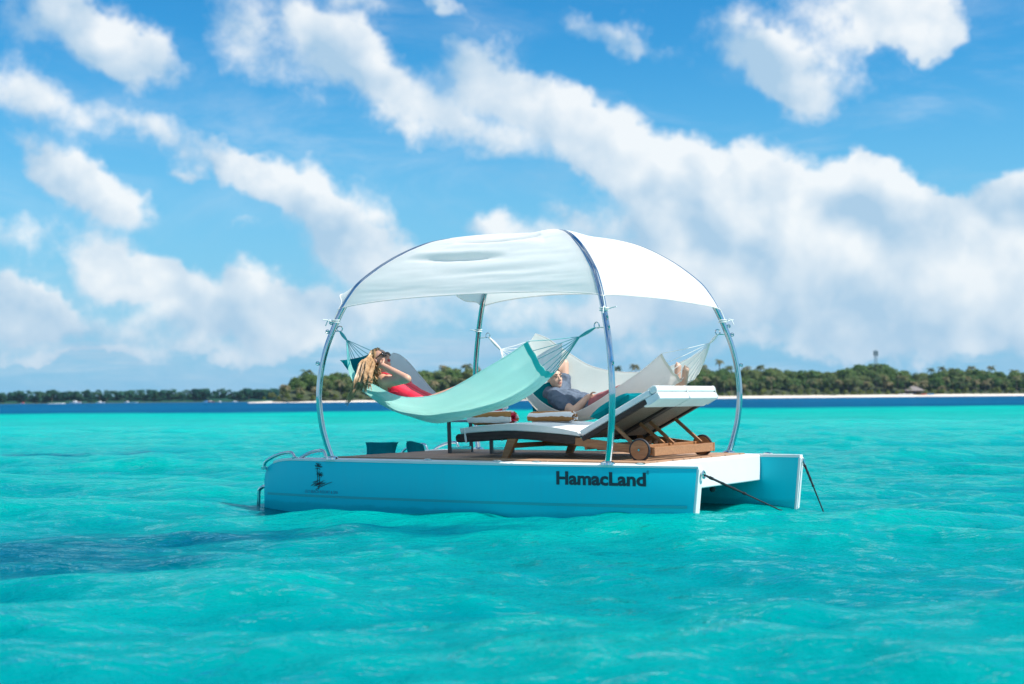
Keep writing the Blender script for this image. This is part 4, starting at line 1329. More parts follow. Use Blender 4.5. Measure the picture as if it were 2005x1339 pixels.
b_ = k.n('ShaderNodeBsdfPrincipled', ins={'Base Color': k.mix(k.ramp(hh, 0.1, 0.6), (0.06, 0.05, 0.045), (0.52, 0.43, 0.33)), 'Roughness': 0.6,
                                          'Normal': k.n('ShaderNodeBump', ins={'Strength': 0.6, 'Distance': 0.004, 'Height': hh}).outputs[0]})
k.t.links.new(b_.outputs[0], k.n('ShaderNodeOutputMaterial').inputs[0])

bed = bed_thing('daybed', 'double wooden lounger with dark wicker sides, two wheels and raised back', 'lounger', (0.8, -0.02, 0))
B0, B1 = -0.63, 0.63
SEAT = [(-0.375, 0.229), (-0.187, 0.244), (0.0, 0.254), (0.148, 0.259), (0.30, 0.256), (0.468, 0.247), (0.65, 0.234), (0.848, 0.217)]
SEATB = [(-0.385, 0.151), (-0.20, 0.160), (-0.08, 0.168), (0.147, 0.191), (0.30, 0.186), (0.467, 0.174), (0.65, 0.158), (0.845, 0.141)]


def side_panel(b0, b1):
    mb = MB()
    n = 26
    T, Bt = catmull([(a, 0, c) for a, c in SEAT], n), catmull([(a, 0, c) for a, c in SEATB], n)
    rows = [[(p[0], b0, p[2]), (p[0], b1, p[2]), (q[0], b1, q[2]), (q[0], b0, q[2]), (p[0], b0, p[2])] for p, q in zip(T, Bt)]
    mb.grid(rows, flip=True)
    mb.add(rows[0][:4], [(0, 1, 2, 3)])
    mb.add(rows[-1][:4], [(3, 2, 1, 0)])
    return mb


bevel(side_panel(B0, B0 + 0.05).build('wicker_side', M['wicker'], bed, angle=50), 0.008)
bevel(side_panel(B1 - 0.05, B1).build('wicker_side', M['wicker'], bed, angle=50), 0.008)
MB().tube([(-0.40, B0 + 0.01, 0.190), (-0.405, 0, 0.190), (-0.40, B1 - 0.01, 0.190)], 0.040, 14, flat=1.0).build('wicker_end', M['wicker'], bed)
rows = [[(a, B0 + 0.05, c - 0.012), (a, B1 - 0.05, c - 0.012)] for a, c in SEAT]
sd = MB().grid(rows).build('wicker_seat', M['weave'], bed)
sd.modifiers.new('thickness', 'SOLIDIFY').thickness = 0.02
# wooden side rails run on from the wicker to the wheels
for b in (B0 + 0.004, B1 - 0.034):
    mb = MB()
    T = catmull([(0.83, 0, 0.208), (1.08, 0, 0.184), (1.355, 0, 0.150), (1.60, 0, 0.128)], 14)
    Bt = catmull([(0.83, 0, 0.139), (1.08, 0, 0.106), (1.355, 0, 0.079), (1.60, 0, 0.056)], 14)
    rows = [[(p[0], b, p[2]), (p[0], b + 0.03, p[2]), (q[0], b + 0.03, q[2]), (q[0], b, q[2]), (p[0], b, p[2])] for p, q in zip(T, Bt)]
    mb.grid(rows, flip=True)
    mb.add(rows[-1][:4], [(3, 2, 1, 0)])
    mb.add(rows[0][:4], [(0, 1, 2, 3)])
    bevel(mb.build('side_rail', M['wood'], bed, angle=50), 0.004)
bevel(MB().box(1.602, 1.632, B0 - 0.004, B1 - 0.012, 0.052, 0.128).build('end_rail', M['wood'], bed, smooth=False), 0.004)
bevel(MB().box(1.596, 1.637, B1 - 0.011, B1 + 0.006, 0.050, 0.132).build('corner_block', M['wood'], bed, smooth=False), 0.004)
bevel(MB().box(0.17, 0.86, -0.02, 0.02, 0.105, 0.15).build('centre_rail', M['wood'], bed, smooth=False), 0.004)
bevel(MB().box(0.862, 1.60, -0.02, 0.02, 0.075, 0.122).build('centre_rail', M['wood'], bed, smooth=False), 0.004)
for a in (1.44, 0.92):
    for b0, b1 in ((B0 + 0.036, -0.022), (0.022, B1 - 0.036)):
        bevel(MB().box(a, a + 0.03, b0, b1, 0.098, 0.142).build('cross_rail', M['wood'], bed, smooth=False), 0.004)
for b in (B0 + 0.012, B1 - 0.057):                           # slanted legs near the foot end
    mb = MB().hexa([(0.055, b, 0.0), (0.125, b, 0.0), (0.125, b + 0.045, 0.0), (0.055, b + 0.045, 0.0),
                    (0.132, b, 0.195), (0.232, b, 0.195), (0.232, b + 0.045, 0.195), (0.132, b + 0.045, 0.195)])
    bevel(mb.build('leg', M['wood'], bed, smooth=False), 0.004)
MB().beam((0.15, B0 + 0.058, 0.125), (0.15, B1 - 0.058, 0.125), 0.03, 0.045).build('leg_brace', M['wood'], bed, smooth=False)
for b in (B0 - 0.026, B1 + 0.026):
    c = (1.50, b, 0.103)
    wv_ = MB().disc(c, (0, 1, 0), 0.004, 0.084, 0.030).build('wheel', M['wood'], bed, angle=30)
    ring = [(c[0] + 0.090 * math.cos(x), b, c[2] + 0.090 * math.sin(x)) for x in np.linspace(0, 2 * math.pi, 41)]
    MB().tube(ring, 0.0125, 10, cap=False).build('tyre', M['rubber'], wv_)
    MB().tube([(c[0], b - 0.024, c[2]), (c[0], b + 0.024, c[2])], 0.009, 10).build('hub_bolt', M['steel'], wv_)
MB().tube([(1.50, B0, 0.103), (1.50, B1, 0.103)], 0.009, 8).build('axle', M['steel'], bed)

HA, HC = 0.90, 0.212                                          # backrest hinge
ang = R(27.6)
ca, sa = math.cos(ang), math.sin(ang)


def bk(l, d, b):
    """point l along the backrest, d above its lower face"""
    return (HA + l * ca - d * sa, b, HC + l * sa + d * ca)


def bslab(l0, l1, d0, d1, b0, b1):
    return MB().hexa([bk(l0, d0, b0), bk(l1, d0, b0), bk(l1, d0, b1), bk(l0, d0, b1), bk(l0, d1, b0), bk(l1, d1, b0), bk(l1, d1, b1), bk(l0, d1, b1)])


for b0, b1 in ((B0, B0 + 0.055), (-0.056, -0.004), (0.004, 0.056), (B1 - 0.055, B1)):
    bevel(bslab(0.0, 0.72, -0.052, -0.004, b0, b1).build('back_stile', M['wicker'], bed, smooth=False), 0.012, 3)
for b0, b1 in ((B0 + 0.056, -0.057), (0.057, B1 - 0.056)):
    bslab(0.03, 0.70, -0.030, -0.008, b0, b1).build('back_weave', M['weave'], bed, smooth=False)
for (l, a1, c1, b) in ((0.31, 1.37, 0.158, B0 + 0.09), (0.33, 1.45, 0.140, -0.075), (0.36, 1.475, 0.136, 0.075), (0.40, 1.54, 0.134, B1 - 0.09)):
    p = bk(l, -0.05, b)
    bevel(MB().beam(p, (a1, b, c1), 0.026, 0.030).build('support_strut', M['wood'], bed, smooth=False), 0.003)
for b in (-0.42, 0.15, 0.42):                                # ratchet bars with teeth for the struts
    MB().box(0.952, 1.438, b, b + 0.014, 0.088, 0.118).build('ratchet_bar', M['wood'], bed, smooth=False)
    for i in range(5):
        MB().box(1.06 + i * 0.062, 1.072 + i * 0.062, b - 0.02, b + 0.034, 0.1185, 0.150).build('ratchet_tooth', M['wood'], bed, smooth=False)


def mattress(label, b0, b1):
    t = bed_thing('mattress', label, 'mattress', (0.8, (b0 + b1) / 2, 0.25), 'white mattresses on the daybed')
    n = 18
    T = catmull([(-0.385, 0, 0.281), (-0.2, 0, 0.304), (-0.018, 0, 0.319), (0.15, 0, 0.325), (0.312, 0, 0.323), (0.628, 0, 0.299), (0.868, 0, 0.258)], n)
    Bt = catmull([(-0.378, 0, 0.232), (-0.2, 0, 0.246), (-0.018, 0, 0.256), (0.15, 0, 0.262), (0.312, 0, 0.258), (0.628, 0, 0.240), (0.885, 0, 0.216)], n)
    mb = MB()
    m_ = 8
    rows = []
    for k_, (p, q) in enumerate(zip(T, Bt)):                    # top swells a little between the seams
        row = []
        for i in range(m_ + 1):
            b = b0 + (b1 - b0) * i / m_
            row.append((p[0], b, p[2] + 0.007 * math.sin(math.pi * i / m_) + 0.003 * mnoise.noise(Vector((p[0] * 6, b * 6, 1)))))
        rows.append(row + [(q[0], b1, q[2]), (q[0], b0, q[2]), row[0]])
    mb.grid(rows, flip=True)
    e0, e1 = rows[0][:-1], rows[-1][:-1]
    mb.add(e0, [tuple(range(len(e0)))])
    mb.add(e1, [tuple(range(len(e1) - 1, -1, -1))])
    sp = bevel(mb.build('seat_pad', M['cushion'], t, angle=60), 0.012, 3)
    bevel(bslab(0.012, 0.785, 0.0, 0.055, b0, b1).build('back_pad', M['cushion'], t, smooth=False), 0.012, 3)
    # the top end is doubled over into an upper and a lower roll
    bevel(bslab(0.786, 0.862, 0.003, 0.060, b0, b1).build('head_roll', M['cushion'], t, smooth=False), 0.020, 4)
    bevel(bslab(0.675, 0.850, -0.066, -0.001, b0 + 0.002, b1 - 0.002).build('head_roll', M['cushion'], t, smooth=False), 0.014, 4)
    for b in (b0 + 0.001, b1 - 0.001):
        MB().tube(catmull([bk(0.78, 0.054, b), bk(0.85, 0.058, b), bk(0.862, 0.03, b), bk(0.852, 0.0, b), bk(0.85, -0.03, b), bk(0.842, -0.06, b), bk(0.72, -0.066, b)], 22), 0.005, 6).build('piping', M['cushion'], t)
        MB().tube([(p[0], b, p[2] - 0.006) for p in T], 0.0045, 6).build('piping', M['cushion'], t)
    MB().tube([(-0.33, b0 - 0.003, 0.285), (-0.325, b0 - 0.004, 0.24), (-0.315, b0 - 0.013, 0.195), (-0.31, b0 - 0.006, 0.150)], 0.011, 6, flat=0.3).build('strap', M['cushion'], t)
    return t


mattress('white mattress nearest the viewer on the double lounger', B0 + 0.006, -0.004)
mattress('white mattress on the far side of the double lounger', 0.004, B1 - 0.006)


# ---- pillows
def pillow(label, c, sx, sy, sz, rot, group='teal scatter pillows', base=None):
    """sx wide, sy deep, sz thick; four pinched corners"""
    c = Vector(c)
    t = thing('pillow', label, 'pillow', c, group)
    mb = MB()
    n = 16
    for sgn in (1, -1):
        rows = []
        for i in range(n + 1):
            row = []
            for j in range(n + 1):
                x, y = -1 + 2 * i / n, -1 + 2 * j / n
                pin = 1 - 0.16 * ((1 - x * x) * abs(y) ** 3 + (1 - y * y) * abs(x) ** 3) 
                h = ((1 - x ** 4) * (1 - y ** 4)) ** 0.5
                h *= 1 + 0.10 * mnoise.noise(Vector((x * 2, y * 2, c.x * 5)))
                p = Vector((x * sx / 2 * (1 - 0.14 * (1 - y * y)), y * sy / 2 * (1 - 0.14 * (1 - x * x)), sgn * h * sz / 2))
                row.append(c + rot @ p)
            rows.append(row)
        mb.grid(rows, flip=sgn < 0)
    o = mb.build('cover', M['teal_pillow'], t, angle=180)
    return t


def rmat(rx, ry, rz):
    return (Matrix.Rotation(R(rz), 3, 'Z') @ Matrix.Rotation(R(ry), 3, 'Y') @ Matrix.Rotation(R(rx), 3, 'X'))


p = bed_thing
pillow('teal pillow leaning on the raised back of the white lounger', (1.137, -0.4, 0.482), 0.44, 0.40, 0.13, rmat(0, -27.6, 0.5))
pillow('teal pillow behind the shoulders of the man in the cream hammock', (-0.525, 1.14, 0.533), 0.42, 0.46, 0.15, rmat(68, -18, 12))
pillow('dark teal pillow under the head of the woman in the near hammock', (-1.184, -1.1, 0.839), 0.34, 0.40, 0.11, rmat(20, 52, 0))
pillow('larger dark teal pillow standing on the bow step', (-1.85, 0.0, 0.012), 0.35, 0.24, 0.16, rmat(62, 0, 26))
pillow('smaller dark teal pillow slumped at the far end of the bow step', (-1.729, 0.45, 0.013), 0.22, 0.21, 0.14, rmat(58, 12, 78))

# ---- towels
def towel_mat(name, phase):
    m, k = new_mat(name)
    co = k.n('ShaderNodeTexCoord').outputs['Object']
    sp_ = k.n('ShaderNodeSeparateXYZ', ins={0: co})
    angn = k.math('ARCTAN2', sp_.outputs[2], sp_.outputs[1])
    wob = k.math('MULTIPLY', k.math('SUBTRACT', k.noise(co, 9.0, 2.0), 0.5), 0.5)
    band = k.math('SINE', k.math('MULTIPLY_ADD', k.math('ADD', angn, wob), 4.0, phase))
    colr = k.mix(k.ramp(band, -0.10, 0.10), (0.42, 0.21, 0.08), (0.84, 0.82, 0.80))
    tb = k.n('ShaderNodeBump', ins={'Strength': 0.5, 'Distance': 0.006, 'Height': k.noise(co, 70.0, 4.0, 0.7)})
    b_ = k.n('ShaderNodeBsdfDiffuse', ins={'Color': colr, 'Normal': tb.outputs[0]})
    k.t.links.new(b_.outputs[0], k.n('ShaderNodeOutputMaterial').inputs[0])
    return m


def towel(label, a, b, r, red_end, phase):
    a, b = Vector(a), Vector(b)
    mid = (a + b) / 2
    L = (b - a).length
    t = thing('rolled_towel', label, 'towel', mid, 'rolled towels on the daybed')
    tm = towel_mat('striped_towel', phase)
    rot = (b - a).to_track_quat('X', 'Z').to_matrix()
    n, m = 22, 26
    rows = []
    for i in range(n + 1):
        x = -L / 2 + L * i / n
        e = 1 - 0.35 * max(0, abs(2 * i / n - 1) - 0.9) / 0.1
        row = []
        for j in range(m + 1):
            q = 6.2832 * j / m
            rr = r * e * (1 + 0.06 * mnoise.noise(Vector((x * 7, math.cos(q) * 1.5, math.sin(q) * 1.5 + L))))
            row.append(mid + rot @ Vector((x, math.cos(q) * rr * 1.25, math.sin(q) * rr)))
        rows.append(row)
    mb = MB().grid(rows, flip=True)
    o = mb.build('roll', tm, t, angle=180)
    o.rotation_euler = (0, 0, 0)
    for sgn in (-1, 1):                                      # spiral of layers at each end
        sp = []
        for q in np.linspace(0, 6.28 * 2.6, 60):
            rr = r * (0.16 + 0.70 * q / 16.3)
            sp.append((q, rr))
        mb2, mb3 = MB(), MB()
        for idx, (q, rr) in enumerate(sp[:-1]):
            q2, r2 = sp[idx + 1]
            x0, x1 = sgn * (L / 2 - 0.03), sgn * (L / 2 + 0.012 + 0.014 * math.sin(q * 1.7))
            tgt = mb3 if (sgn == red_end and rr < r * 0.62) else mb2
            pts = [mid + rot @ Vector((x, math.cos(qq) * ra * 1.2, math.sin(qq) * ra)) for qq, ra, x in
                   ((q, rr, x0), (q2, r2, x0), (q2, r2, x1), (q, rr, x1), (q, rr + .012, x0), (q2, r2 + .012, x0), (q2, r2 + .012, x1), (q, rr + .012, x1))]
            tgt.hexa(pts)
        mb2.build('rolled_edge', tm, t)
        if mb3.v:
            mb3.build('red_lining', M['red_cloth'], t)
    return t


towel('brown and white striped rolled towel at the foot end of the lounger', (-0.415, -0.42, 0.371), (0.035, -0.44, 0.381), 0.066, 1, 0.4)
towel('brown and white rolled towel in the middle of the lounger, red inside', (-0.021, 0.02, 0.374), (0.427, 0.0, 0.382), 0.056, -1, 3.3)

# ---- side table
tb_ = thing('side_table', 'small low table with grey top and dark thin legs beside the lounger', 'table', (-0.76, 0.24, 0))
bevel(MB().box(-1.04, -0.48, 0.02, 0.46, 0.325, 0.347).build('top', M['table_top'], tb_, smooth=False), 0.004)
for u in (-1.02, -0.52):
    for v in (0.045, 0.435):
        MB().hexa([(u - .013, v - .013, 0.005), (u + .017, v - .013, 0.005), (u + .017, v + .013, 0.005), (u - .013, v + .013, 0.005),
                   (u - .023, v - .013, 0.325), (u + .007, v - .013, 0.325), (u + .007, v + .013, 0.325), (u - .023, v + .013, 0.325)]).build('leg', M['table_metal'], tb_, smooth=False)
    bevel(MB().box(u - 0.008, u + 0.012, 0.060, 0.420, 0.012, 0.075).build('foot_bar', M['steel'], tb_, smooth=False), 0.003)
# small things lying on the table
tray = thing('striped_pouch', 'small red and black patterned pouch behind the left towel', 'pouch', (-0.647, 0.3, 0.431))
c = Vector(BASE[tray.name])
mb = MB().ellipsoid(c + Vector((0.02, 0, 0.0)), (0.085, 0.05, 0.020), rmat(0, -14, 10), 18, 8)
mb.build('body', M['red_cloth'], tray)
MB().ellipsoid(c + Vector((-0.075, 0, -0.012)), (0.035, 0.036, 0.016), rmat(0, -14, 10), 14, 7).build('end', M['rubber'], tray)
MB().ellipsoid(c + Vector((0.115, 0.02, 0.028)), (0.038, 0.03, 0.017), rmat(0, -30, 10), 14, 7).build('tassel', M['cushion'], tray)

#@@PART5
# ================================================================ PEOPLE
def limb(mb, pts, rads, n=12):
    for i in range(len(pts) - 1):
        mb.capsule(pts[i], pts[i + 1], rads[i], rads[i + 1], n)


def hand(mb, wrist, palm_dir, side_dir, curl=0.35, s=1.0, flip=1):
    """palm, four unequal bent fingers and a thumb leaving the side of the palm"""
    w_, d, sd = Vector(wrist), Vector(palm_dir).normalized(), Vector(side_dir)
    sd = (sd - d * sd.dot(d)).normalized()
    nrm = d.cross(sd) * flip
    mb.ellipsoid(w_ + d * 0.045 * s, (0.050 * s, 0.040 * s, 0.016 * s), Matrix((d, sd, nrm)).transposed(), 14, 8)
    for i, (off, ln) in enumerate(((0.030, 0.066), (0.010, 0.076), (-0.010, 0.070), (-0.029, 0.054))):
        p0 = w_ + d * 0.070 * s + sd * off * s
        d1 = (d + nrm * curl * 0.5 + sd * off * 2.2).normalized()
        d2 = (d + nrm * curl * 1.6 + sd * off * 2.2).normalized()
        p1 = p0 + d1 * (ln * 0.52 * s + 0.012)
        p2 = p1 + d2 * ln * 0.55 * s
        mb.capsule(p0, p1, 0.0088 * s, 0.0082 * s, 8)
        mb.capsule(p1, p2, 0.0082 * s, 0.0068 * s, 8)
    t0 = w_ + d * 0.020 * s + sd * 0.030 * s
    t1 = t0 + (d * 0.6 + sd * 0.75 + nrm * 0.3).normalized() * 0.038 * s
    t2 = t1 + (d * 0.9 + sd * 0.25 + nrm * 0.4).normalized() * 0.032 * s
    mb.capsule(t0, t1, 0.0115 * s, 0.0098 * s, 8)
    mb.capsule(t1, t2, 0.0098 * s, 0.0078 * s, 8)


def head(mb, c, face, up, s=1.0, jaw=1.0):
    """skull, face, jaw, nose, lips, brow and ears; face is the way it looks, up its crown"""
    c, f, u = Vector(c), Vector(face).normalized(), Vector(up)
    u = (u - f * u.dot(f)).normalized()
    sd = f.cross(u)
    rot = Matrix((f, sd, u)).transposed()

    def at(x, y, z):
        return c + rot @ Vector((x * s, y * s, z * s))
    mb.ellipsoid(at(-0.012, 0, 0.030), (0.096 * s, 0.075 * s, 0.088 * s), rot, 20, 14)
    mb.ellipsoid(at(0.018, 0, -0.030), (0.070 * s, 0.062 * s * jaw, 0.080 * s), rot, 18, 12)
    mb.ellipsoid(at(0.050, 0, -0.085), (0.032 * s, 0.034 * s * jaw, 0.026 * s), rot, 12, 8)
    for y in (-1, 1):
        mb.ellipsoid(at(0.048, y * 0.038, -0.018), (0.026 * s, 0.024 * s, 0.024 * s), rot, 10, 7)
        mb.ellipsoid(at(0.070, y * 0.030, 0.030), (0.020 * s, 0.028 * s, 0.010 * s), rot, 10, 6)
        mb.ellipsoid(at(-0.008, y * 0.078, -0.004), (0.020 * s, 0.010 * s, 0.032 * s), rot, 10, 8)
    mb.capsule(at(0.084, 0, 0.014), at(0.102, 0, -0.026), 0.009 * s, 0.0135 * s, 8)
    for y in (-1, 1):
        mb.ellipsoid(at(0.090, y * 0.012, -0.031), (0.010 * s, 0.008 * s, 0.007 * s), rot, 8, 5)
    mb.ellipsoid(at(0.080, 0, -0.056), (0.012 * s, 0.024 * s, 0.008 * s), rot, 10, 6)
    mb.ellipsoid(at(0.077, 0, -0.067), (0.012 * s, 0.020 * s, 0.008 * s), rot, 10, 6)
    return at, rot


def cloth_over(pts, rads, grow, squash=None):
    mb = MB()
    for i in range(len(pts) - 1):
        mb.capsule(pts[i], pts[i + 1], rads[i] + grow, rads[i + 1] + grow, 16)
    return mb


# ---- woman in the near hammock
wbase = (-0.626, -1.18, 0.575)
woman = thing('person', 'woman with long blond hair, sunglasses and red swimsuit lying with hands behind her head', 'person', wbase)
W_ = dict(head=Vector((-0.926, -1.2, 0.923)), neck0=Vector((-0.938, -1.2, 0.843)), neck1=Vector((-0.891, -1.2, 0.767)), chest=Vector((-0.74, -1.19, 0.656)),
          waist=Vector((-0.562, -1.18, 0.575)), hip=Vector((-0.387, -1.17, 0.49)),
          rsh=Vector((-0.727, -1.37, 0.716)), relb=Vector((-0.392, -1.52, 0.738)), rwr=Vector((-0.795, -1.34, 0.867)),
          lsh=Vector((-0.932, -1.02, 0.769)), lelb=Vector((-1.18, -0.82, 0.901)), lwr=Vector((-1.021, -1.06, 0.914)),
          rkn=Vector((0.028, -1.26, 0.639)), lkn=Vector((-0.069, -1.1, 0.658)), ran=Vector((0.39, -1.22, 0.568)), lan=Vector((0.363, -1.12, 0.595)))
b = MB()
at, hrot = head(b, W_['head'], (0.83, -0.06, 0.55), (-0.55, 0.02, 0.83), 0.94, 0.9)
limb(b, [W_['neck0'], W_['neck1']], [0.050, 0.056])
vv = Vector((0, 1, 0))
for off, k in ((-0.075, 1), (0.075, 1)):                      # rib cage and pelvis are wider than deep
    limb(b, [W_['neck1'] + vv * off * 0.7 + Vector((0.035, 0, -0.03)), W_['chest'] + vv * off, W_['waist'] + vv * off * 0.75, W_['hip'] + vv * off * 1.15], [0.062, 0.088, 0.078, 0.086], 16)
    b.ellipsoid(W_['chest'] + vv * off + Vector((0.02, 0, 0.065)), (0.060, 0.056, 0.055), None, 14, 9)
limb(b, [W_['rsh'], W_['lsh']], [0.056, 0.056], 14)
limb(b, [W_['rsh'], W_['relb'], W_['rwr']], [0.053, 0.040, 0.027])
limb(b, [W_['lsh'], W_['lelb'], W_['lwr']], [0.053, 0.040, 0.027])
limb(b, [W_['hip'] - vv * .095, W_['rkn'], W_['ran']], [0.080, 0.056, 0.040])
limb(b, [W_['hip'] + vv * .095, W_['lkn'], W_['lan']], [0.080, 0.056, 0.040])
for s, a in ((-1, 'ran'), (1, 'lan')):
    limb(b, [W_[a] + Vector((0, 0, -0.02)), W_[a] + Vector((0.06, 0, 0.08)), W_[a] + Vector((0.09, 0, 0.16))], [0.038, 0.036, 0.026])
hand(b, W_['rwr'], (-0.85, 0.45, 0.15), (0.2, 0.2, 1.0), 0.5, 0.92, 1)
hand(b, W_['lwr'], (-0.75, -0.6, 0.1), (0.2, 0.2, 1.0), 0.5, 0.92, -1)
remesh(b.build('body', M['skin'], woman), 0.0065, 4, 0.5)
# swimsuit
sb = MB()
for off in (-0.075, 0.075):
    c0 = W_['chest'] + vv * off
    sb.ellipsoid(c0 + Vector((0.025, 0, 0.062)), (0.064, 0.060, 0.060), None, 16, 10)
    limb(sb, [c0.lerp(W_['waist'] + vv * off * .75, 0.18), W_['waist'] + vv * off * 0.75, W_['hip'] + vv * off * 1.1], [0.092, 0.082, 0.092], 16)
remesh(sb.build('swimsuit', M['red_suit'], woman), 0.008, 5, 0.5)
mb = MB()
for off in (-0.06, 0.06):
    c0 = W_['chest'] + vv * off
    mb.tube(catmull([c0 + Vector((0.055, 0, 0.118)), c0 + Vector((0.0, 0, 0.115)), W_['neck1'] + vv * off + Vector((0.02, 0, 0.035)), W_['neck1'] + vv * off * 0.9 + Vector((-0.04, 0, -0.04))], 14), 0.009, 6, flat=0.5)
mb.tube(catmull([W_['chest'] + Vector((0.02, -0.168, 0.02)), W_['chest'] + Vector((0.03, -0.170, -0.05)), W_['chest'] + Vector((0.04, -0.15, -0.10))], 10), 0.006, 6)
mb.tube(catmull([W_['chest'] + Vector((0.0, -0.166, -0.08)), W_['chest'] + Vector((0.06, -0.172, -0.03)), W_['chest'] + Vector((0.12, -0.166, -0.03))], 10), 0.006, 6)
mb.build('strap', M['red_suit'], woman)
# face
mb = MB()
for y in (-1, 1):
    mb.ellipsoid(at(0.088, y * 0.032, 0.012), (0.010, 0.033, 0.026), hrot, 16, 9)
    mb.tube([at(0.080, y * 0.060, 0.020), at(0.0, y * 0.079, 0.014)], 0.0045, 6)
mb.tube([at(0.096, -0.02, 0.018), at(0.096, 0.02, 0.018)], 0.005, 6)
mb.build('sunglasses', M['shades'], woman)
mb = MB()
mb.ellipsoid(at(0.086, 0, -0.0555), (0.010, 0.022, 0.0075), hrot, 12, 6)
mb.ellipsoid(at(0.083, 0, -0.067), (0.010, 0.019, 0.008), hrot, 12, 6)
mb.build('lips', M['lips'], woman)
# hair: cap plus long locks falling over the hammock edge
r_ = random.Random(3)
mb = MB()
mb.ellipsoid(at(-0.030, 0, 0.036), (0.090, 0.078, 0.087), hrot, 22, 14)
ends = [(-1.024, -1.62, 0.479), (-0.965, -1.62, 0.543), (-0.912, -1.62, 0.57), (-0.871, -1.62, 0.616), (-0.819, -1.62, 0.588), (-0.79, -1.62, 0.633), (-0.755, -1.62, 0.624), (-0.784, -1.62, 0.684), (-0.731, -1.62, 0.701), (-0.691, -1.62, 0.673)]
mids = [(-0.916, -1.6, 0.708), (-0.898, -1.6, 0.736), (-0.874, -1.6, 0.749), (-0.851, -1.6, 0.744), (-0.828, -1.6, 0.735), (-0.805, -1.6, 0.744), (-0.782, -1.6, 0.743), (-0.805, -1.6, 0.771), (-0.764, -1.6, 0.77), (-0.735, -1.6, 0.747)]
ups = [(-0.963, -1.48, 0.877), (-0.945, -1.48, 0.891), (-0.927, -1.48, 0.895), (-0.91, -1.48, 0.89), (-0.892, -1.48, 0.885), (-0.875, -1.48, 0.88), (-0.857, -1.48, 0.875), (-0.88, -1.48, 0.889), (-0.845, -1.48, 0.875), (-0.822, -1.48, 0.851)]
for lock in range(64):                                        # smooth locks of strands, each following one guide curve
    q = lock / 63
    kq = q * 9
    k0 = min(int(kq), 8)
    tq = kq - k0
    j = lambda s: Vector((r_.gauss(0, s), r_.gauss(0, s * 1.4), r_.gauss(0, s)))
    lam = R(r_.uniform(-25, 70))
    surf = lambda ph: at(-0.012 + 0.101 * math.cos(ph) * math.cos(lam), 0.080 * math.sin(lam), 0.030 + 0.094 * math.sin(ph) * math.cos(lam))
    root = surf(R(r_.uniform(42, 70) + 40 * q))
    crest = surf(R(r_.uniform(112, 140) + 20 * q))
    u = Vector(lerp(ups[k0], ups[k0 + 1], tq)) + j(0.010) + Vector((0, 0.05 * r_.random(), 0))
    m = Vector(lerp(mids[k0], mids[k0 + 1], tq)) + j(0.010)
    e = Vector(lerp(ends[k0], ends[k0 + 1], tq)) + j(0.014)
    if q > 0.15:
        e = m.lerp(e, r_.uniform(0.55, 1.0))
    bend = j(0.010)
    guide = catmull([root, root.lerp(crest, 0.5) + (root.lerp(crest, 0.5) - at(-0.012, 0, 0.03)) * 0.16, crest.lerp(u, 0.45), u, m, m.lerp(e, 0.55) + bend, e], 19)
    wide_ = r_.uniform(0.006, 0.011)
    for st_ in range(13):
        off = Vector((r_.gauss(0, 1), r_.gauss(0, 1), r_.gauss(0, 1))) * wide_ * 0.62
        ln = r_.uniform(0.86, 1.0)
        path = []
        for k_, pnt in enumerate(guide):
            t_ = k_ / 18
            sp = 1.0 - 0.45 * math.sin(math.pi * min(1, t_ * 1.1)) + 0.5 * max(0, t_ - 0.75)
            path.append(Vector(pnt) + off * sp)
        path = path[:int(19 * ln)]
        w0 = r_.uniform(0.0022, 0.0036)
        n_ = len(path)
        mb.tube(path, [w0 * (1.15 if k_ < n_ * 0.7 else max(0.12, 1.15 * (1 - (k_ / n_ - 0.7) / 0.32))) for k_ in range(n_)], 4)
for i in range(70):                                           # shaded hair behind the neck
    s0 = at(-0.06 + r_.gauss(0, .015), 0.06 + r_.gauss(0, 0.02), 0.0 + r_.gauss(0, .03))
    p = Vector((-0.95, -1.27, 0.781)) + Vector((r_.gauss(0, .03), r_.gauss(0, 0.03), r_.gauss(0, .03)))
    e = Vector((-0.912, -1.25, 0.7)) + Vector((r_.gauss(0, .04), r_.gauss(0, 0.04), r_.gauss(0, .035)))
    mb.tube(catmull([s0, s0.lerp(p, .5) + Vector((-.02, 0, .01)), p, e], 9), [0.009] * 6 + [0.006, 0.004, 0.001], 5)
mb.build('hair', M['hair'], woman)

# ---- man in the far hammock
mbase = (-0.08, 1.2, 0.488)
man = thing('person', 'man in slate blue shirt and faded red shorts, one arm behind his head', 'person', mbase)
G = dict(head=Vector((-0.435, 1.14, 0.763)), neck0=Vector((-0.515, 1.2, 0.678)), neck1=Vector((-0.503, 1.21, 0.619)), chest=Vector((-0.324, 1.2, 0.537)),
         waist=Vector((-0.123, 1.2, 0.483)), hip=Vector((0.088, 1.2, 0.471)),
         rsh=Vector((-0.355, 1.0, 0.56)), relb=Vector((-0.075, 0.9, 0.417)), rwr=Vector((0.016, 1.04, 0.562)),
         lsh=Vector((-0.482, 1.4, 0.678)), lelb=Vector((-0.501, 1.46, 0.925)), lwr=Vector((-0.58, 1.3, 0.782)),
         rkn=Vector((0.486, 1.12, 0.641)), lkn=Vector((0.43, 1.32, 0.631)), ran=Vector((0.997, 1.16, 0.706)), lan=Vector((0.847, 1.32, 0.74)))
b = MB()
at, hrot = head(b, G['head'], (0.88, -0.42, 0.12), (-0.20, -0.04, 0.98), 0.96, 1.08)
limb(b, [G['neck0'], G['neck1']], [0.058, 0.066])
for off in (-0.10, 0.10):
    limb(b, [G['neck1'] + vv * off * 0.7 + Vector((0.05, 0, -0.02)), G['chest'] + vv * off, G['waist'] + vv * off * 0.85, G['hip'] + vv * off * 0.85], [0.075, 0.105, 0.098, 0.105], 16)
